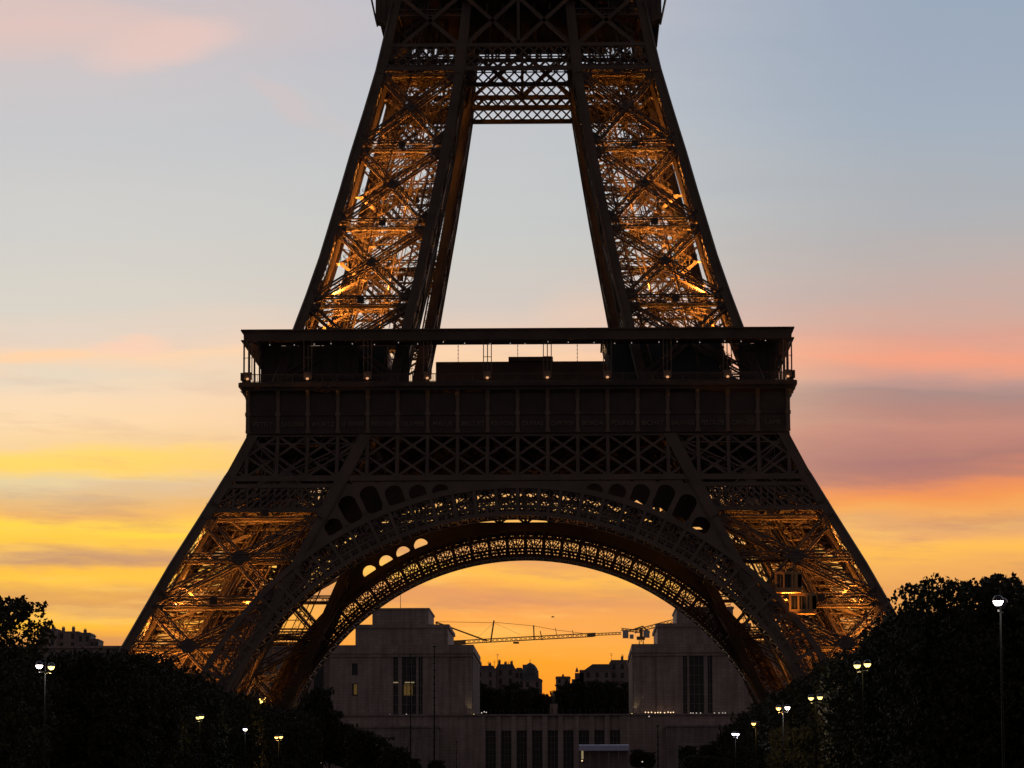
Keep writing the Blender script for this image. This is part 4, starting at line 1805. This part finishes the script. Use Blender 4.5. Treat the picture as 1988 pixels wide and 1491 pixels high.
# ------------------------------------------------------------------ street lamps
def street_lamp(px, py, d, label, mats, H=9.0, energy=(140, 70), ang=.3, leafy=False):
    q = at(px, py, d-CD)
    root = empty('street_lamp', (q.x, q.y, 0), ang)
    H = q.z
    m = MB()
    m.tube((0, 0, 0), (0, 0, 1.2), .13, .1, 10)
    m.tube((0, 0, 1.2), (0, 0, H-.15), .055, .035, 8)
    m.lathe((0, 0, 1.2), [(.1, -.05), (.16, 0), (.1, .08)], 10)
    m.build('pole', 'pole', root)
    m = MB()
    m.beam((-.75, 0, H-.35), (.75, 0, H-.35), .06, .06)
    m.tube((0, 0, H-.4), (0, 0, H+.5), .03, .01, 6)
    m.build('arm', 'pole', root)
    for k, (sx, mt) in enumerate(zip((-.75, .75), mats)):
        m = MB()
        m.lathe((sx, 0, H), [(.05, -.21), (.165, -.035), (.195, .0), (.185, .06), (.125, .155), (0, .19)], 14)
        b = m.build('dome', 'dome', root, True)
        if mt is None:
            continue
        m = MB()
        m.lathe((sx, 0, H-.02), [(0, -.18), (.09, -.16), (.158, -.085), (.184, 0)], 14)
        m.build('bowl', mt, b, True)
        ld = bpy.data.lights.new('lamp_glow', 'POINT')
        ld.energy = energy[k]
        ld.color = {'lit_white': (1, .85, .8), 'lit_yellow': (1, .72, .3), 'lit_orange': (1, .5, .15), 'lit_cool': (.9, .88, 1)}[mt]
        ld.shadow_soft_size = .12
        lo = bpy.data.objects.new('lamp_glow', ld)
        lo.location = (sx, 0, H-.45)
        COL.objects.link(lo)
        lo.parent = root
    tag(root, label, 'street lamp', 'twin globe street lamps along the park paths')
    return root


street_lamp(1942, 1168, 130, 'nearest street lamp at right, one pinkish white bowl on a tall pole before the trees', ('lit_white', None), energy=(60, 0), ang=1.35)
street_lamp(1674, 1289, 184, 'street lamp with two yellow bowls half up the right tree mass', ('lit_yellow', 'lit_yellow'), energy=(30, 30), ang=-1.3)
street_lamp(1583, 1353, 233, 'street lamp with two pale yellow bowls right of the bright leafy one', ('lit_yellow', 'lit_yellow'), energy=(25, 25), ang=-1.25)
street_lamp(1520, 1373, 255, 'brightest street lamp at right, white bowl lighting the leaves beside it', ('lit_orange', 'lit_white'), energy=(220, 200), ang=-1.2)
street_lamp(1428, 1424, 333, 'cool white street lamp lowest at right, before the palace garden', ('lit_cool', 'lit_cool'), energy=(70, 70), ang=1.3)
street_lamp(1467, 1404, 300, 'small amber street lamp half hidden in leaves at right', ('lit_orange', None), energy=(120, 0), ang=1.3)
street_lamp(88, 1292, 186, 'nearest street lamp at far left, one white and one yellow bowl', ('lit_white', 'lit_yellow'), energy=(120, 60), ang=1.3)
street_lamp(388, 1391, 278, 'street lamp with two yellow bowls below the left leg', ('lit_yellow', 'lit_yellow'), energy=(25, 25), ang=-1.3)
street_lamp(476, 1415, 316, 'small cool street lamp between the yellow and the orange one at left', ('lit_yellow', 'lit_cool'), energy=(25, 25), ang=-1.5)
street_lamp(541, 1430, 346, 'orange glowing street lamp, farthest of the left row', ('lit_orange', 'lit_orange'), energy=(110, 110), ang=-1.2)

# ------------------------------------------------------------------ trees
def tree_meshes(seed, rx, rz, H, n, leaf, boxy=6.5):
    r = np.random.default_rng(seed)
    z0 = 2.8
    cz = (z0+H)/2
    hz = (H-z0)/2
    # lumps over a clipped, squarish crown
    cl = []
    for _ in range(150):
        d = r.normal(size=3)
        d /= np.linalg.norm(d)
        s = (abs(d[0])**boxy+abs(d[1])**boxy+abs(d[2])**boxy)**(-1/boxy)
        rad = r.uniform(.86, 1.0)
        c = d*s*rad*np.array([rx, rx, hz])*.9+np.array([0, 0, cz])
        cl.append((c, r.uniform(.6, 1.15)))
    for _ in range(26):
        cl.append((r.uniform(-.55, .55, 3)*np.array([rx, rx, hz])+np.array([0, 0, cz]), r.uniform(1.2, 2.2)))
    for _ in range(34):         # small shoots that break the top line
        a = r.uniform(0, 2*np.pi)
        q = r.uniform(0, .9)**.6
        cl.append((np.array([rx*q*np.cos(a), rx*q*np.sin(a), H-r.uniform(.35, .85)]), r.uniform(.3, .6)))
    wts = np.array([c[1]**1.7 for c in cl])
    wts /= wts.sum()
    idx = r.choice(len(cl), n, p=wts)
    V = np.zeros((n, 4, 3))
    cs = np.array([c[0] for c in cl])[idx]
    rs = np.array([c[1] for c in cl])[idx]
    d = r.normal(size=(n, 3))
    d /= np.linalg.norm(d, axis=1)[:, None]
    P = cs+d*(rs*r.uniform(.45, 1.0, n)**.6)[:, None]
    u = r.normal(size=(n, 3))
    u /= np.linalg.norm(u, axis=1)[:, None]
    w = np.cross(u, r.normal(size=(n, 3)))
    w /= np.linalg.norm(w, axis=1)[:, None]
    sz = leaf*r.uniform(.6, 1.25, n)
    V[:, 0] = P-u*sz[:, None]*.6
    V[:, 1] = P+w*sz[:, None]*.36
    V[:, 2] = P+u*sz[:, None]*.6
    V[:, 3] = P-w*sz[:, None]*.36
    me = bpy.data.meshes.new('crown')
    me.vertices.add(n*4)
    me.vertices.foreach_set('co', V.reshape(-1))
    me.loops.add(n*4)
    me.loops.foreach_set('vertex_index', np.arange(n*4))
    me.polygons.add(n)
    me.polygons.foreach_set('loop_start', np.arange(n)*4)
    me.polygons.foreach_set('loop_total', np.full(n, 4))
    me.update()
    me.materials.append(MT['leaf'] if seed % 2 else MT['leaf_warm'])
    m = MB()
    m.tube((0, 0, 0), (0, 0, 3.2), .3, .22, 9)
    m.tube((0, 0, 3.2), (.2, .1, H*.75), .22, .06, 8)
    for k in range(12):
        c = cl[k][0]
        z = min(max(3, c[2]-2.5), H*.7)
        m.tube((.1, 0, z), tuple(c), .09, .02, 6)
    t = m.build('trunk', 'bark')
    tm = t.data
    bpy.data.objects.remove(t)
    return me, tm


TM = [tree_meshes(11, 4.6, 5, 13.6, 26000, .27), tree_meshes(12, 4.7, 5, 13.8, 26000, .27), tree_meshes(13, 4.4, 5, 13.3, 26000, .28)]
TF = [tree_meshes(21, 5.0, 5, 13.0, 5000, .62, 2.2), tree_meshes(22, 4.6, 5, 12.0, 5000, .62, 2.2)]


def tree(x, y, z, k, label, group, sc=1.0, sz=1.0, far=False, name='clipped_tree'):
    root = empty(name, (x, y, z), rng.uniform(-.3, .3)+rng.choice((0, math.pi/2, math.pi)))
    root.scale = (sc, sc, sz)
    cm, tm = (TF if far else TM)[k]
    for nm, me in (('crown', cm), ('trunk', tm)):
        o = bpy.data.objects.new(nm, me)
        COL.objects.link(o)
        o.parent = root
    tag(root, label, 'tree', group)
    return root


GR = 'clipped trees in the rows at right'
for row, x0 in enumerate((29.3, 38, 47, 56, 65)):
    y = -294
    n = 0
    while y < (-62 if row == 0 else (-180 if row == 1 else -262)):
        lab = 'dark clipped tree in the row edging the right path' if row == 0 else 'dark clipped tree deeper in the right tree block'
        if n == 0:
            lab = ['dark clipped tree at the near left corner of the right block', 'near dark tree of the right block, second from its left corner', 'near dark tree of the right block behind the white lamp pole', 'near dark tree of the right block at the frame edge', 'near dark tree of the right block, mostly outside the frame'][row]
        tree(x0+rng.uniform(-.4, .4), y, 0, rng.randrange(3), lab, GR, 1, rng.uniform(1.0, 1.03)+(.09 if n == 0 else (.03 if n < 5 else -.02)))
        y += 8.6+rng.uniform(-.4, .4)
        n += 1
GLT = 'clipped trees in the rows at left'
tree(-26.4, -295, 0, 1, 'ragged dark tree at the far left edge, taller than the row beyond it', GLT, 1, 1.02)
tree(34.6, -288, 0, 0, 'near dark tree of the right block between the corner tree and the frame edge', GR, 1, 1.11)
tree(-37, -292, 0, 2, 'dark tree at the left frame edge behind the ragged tall one', GLT, 1, .96)
for row, x0 in enumerate((-27.5, -36.5, -45.5, -54.5)):
    y = -238
    n = 0
    while y < (-62 if row == 0 else (-170 if row == 1 else -215)):
        lab = 'dark clipped tree in the row edging the left path' if row == 0 else 'dark clipped tree deeper in the left tree block'
        if n == 0:
            lab = ['nearest dark clipped tree of the left row, under the foot of the left leg', 'low dark tree under the flat palace wing at left', 'low dark tree beyond the far left street lamp', 'low dark tree at left, beneath the rooftop blocks'][row]
        tree(x0+rng.uniform(-.4, .4), y, 0, rng.randrange(3), lab, GLT, 1, rng.uniform(1.0, 1.05)-(.05 if n == 0 else 0))
        y += 8.6+rng.uniform(-.4, .4)
        n += 1
# trees at the feet of the tower, in the palace garden and on the square behind
GF = 'trees in the garden below the palace'
for px, ytop, Y in ((560, 1352, 300), (590, 1380, 330), (615, 1340, 500), (640, 1372, 500), (668, 1400, 500), (700, 1412, 470), (730, 1432, 470), (765, 1446, 460), (530, 1395, 300),
                    (1336, 1450, 540), (1372, 1444, 560), (1404, 1440, 560), (1425, 1400, 420), (1455, 1378, 380), (1238, 1453, 530), (1258, 1462, 530), (1352, 1464, 480), (1385, 1470, 480), (800, 1470, 480), (848, 1474, 480)):
    t = at(px, ytop, Y)
    zb = float(np.interp(Y, [300, 400, 520, 600], [0, 5, 15.5, 18.5]))
    h = max(3, t.z-zb)
    if h < 8:
        s = h/12.5
        tree(t.x, Y, zb, rng.randrange(2), 'small dark bush in the garden below the terrace', GF, s, s, True, 'garden_tree')
    else:
        tree(t.x, Y, zb, rng.randrange(2), 'loose dark tree in the garden between tower and palace', GF, 1, h/12.6, True, 'garden_tree')
GS = 'trees on the square behind the terrace'
for px, ytop in ((930, 1330), (952, 1338), (973, 1334), (993, 1330), (1012, 1335), (1030, 1338), (1047, 1343), (1061, 1352), (1072, 1350), (1084, 1336), (1100, 1330), (1118, 1326), (1138, 1327), (1158, 1325), (1180, 1326), (1200, 1330), (1222, 1328)):
    Y = 815+rng.uniform(-12, 12)
    t = at(px, ytop, Y)
    tree(t.x, Y, 34.9, rng.randrange(2), 'dark tree on the square behind the terrace, between the pavilions', GS, .85, (t.z-34.9)/12.6, True, 'square_tree')

q = at(1535, 1382, 262-CD)
tree(q.x+.6, q.y, 0, 0, 'small dark tree whose leaves glow amber under the brightest right lamp', GR, .5, .62)
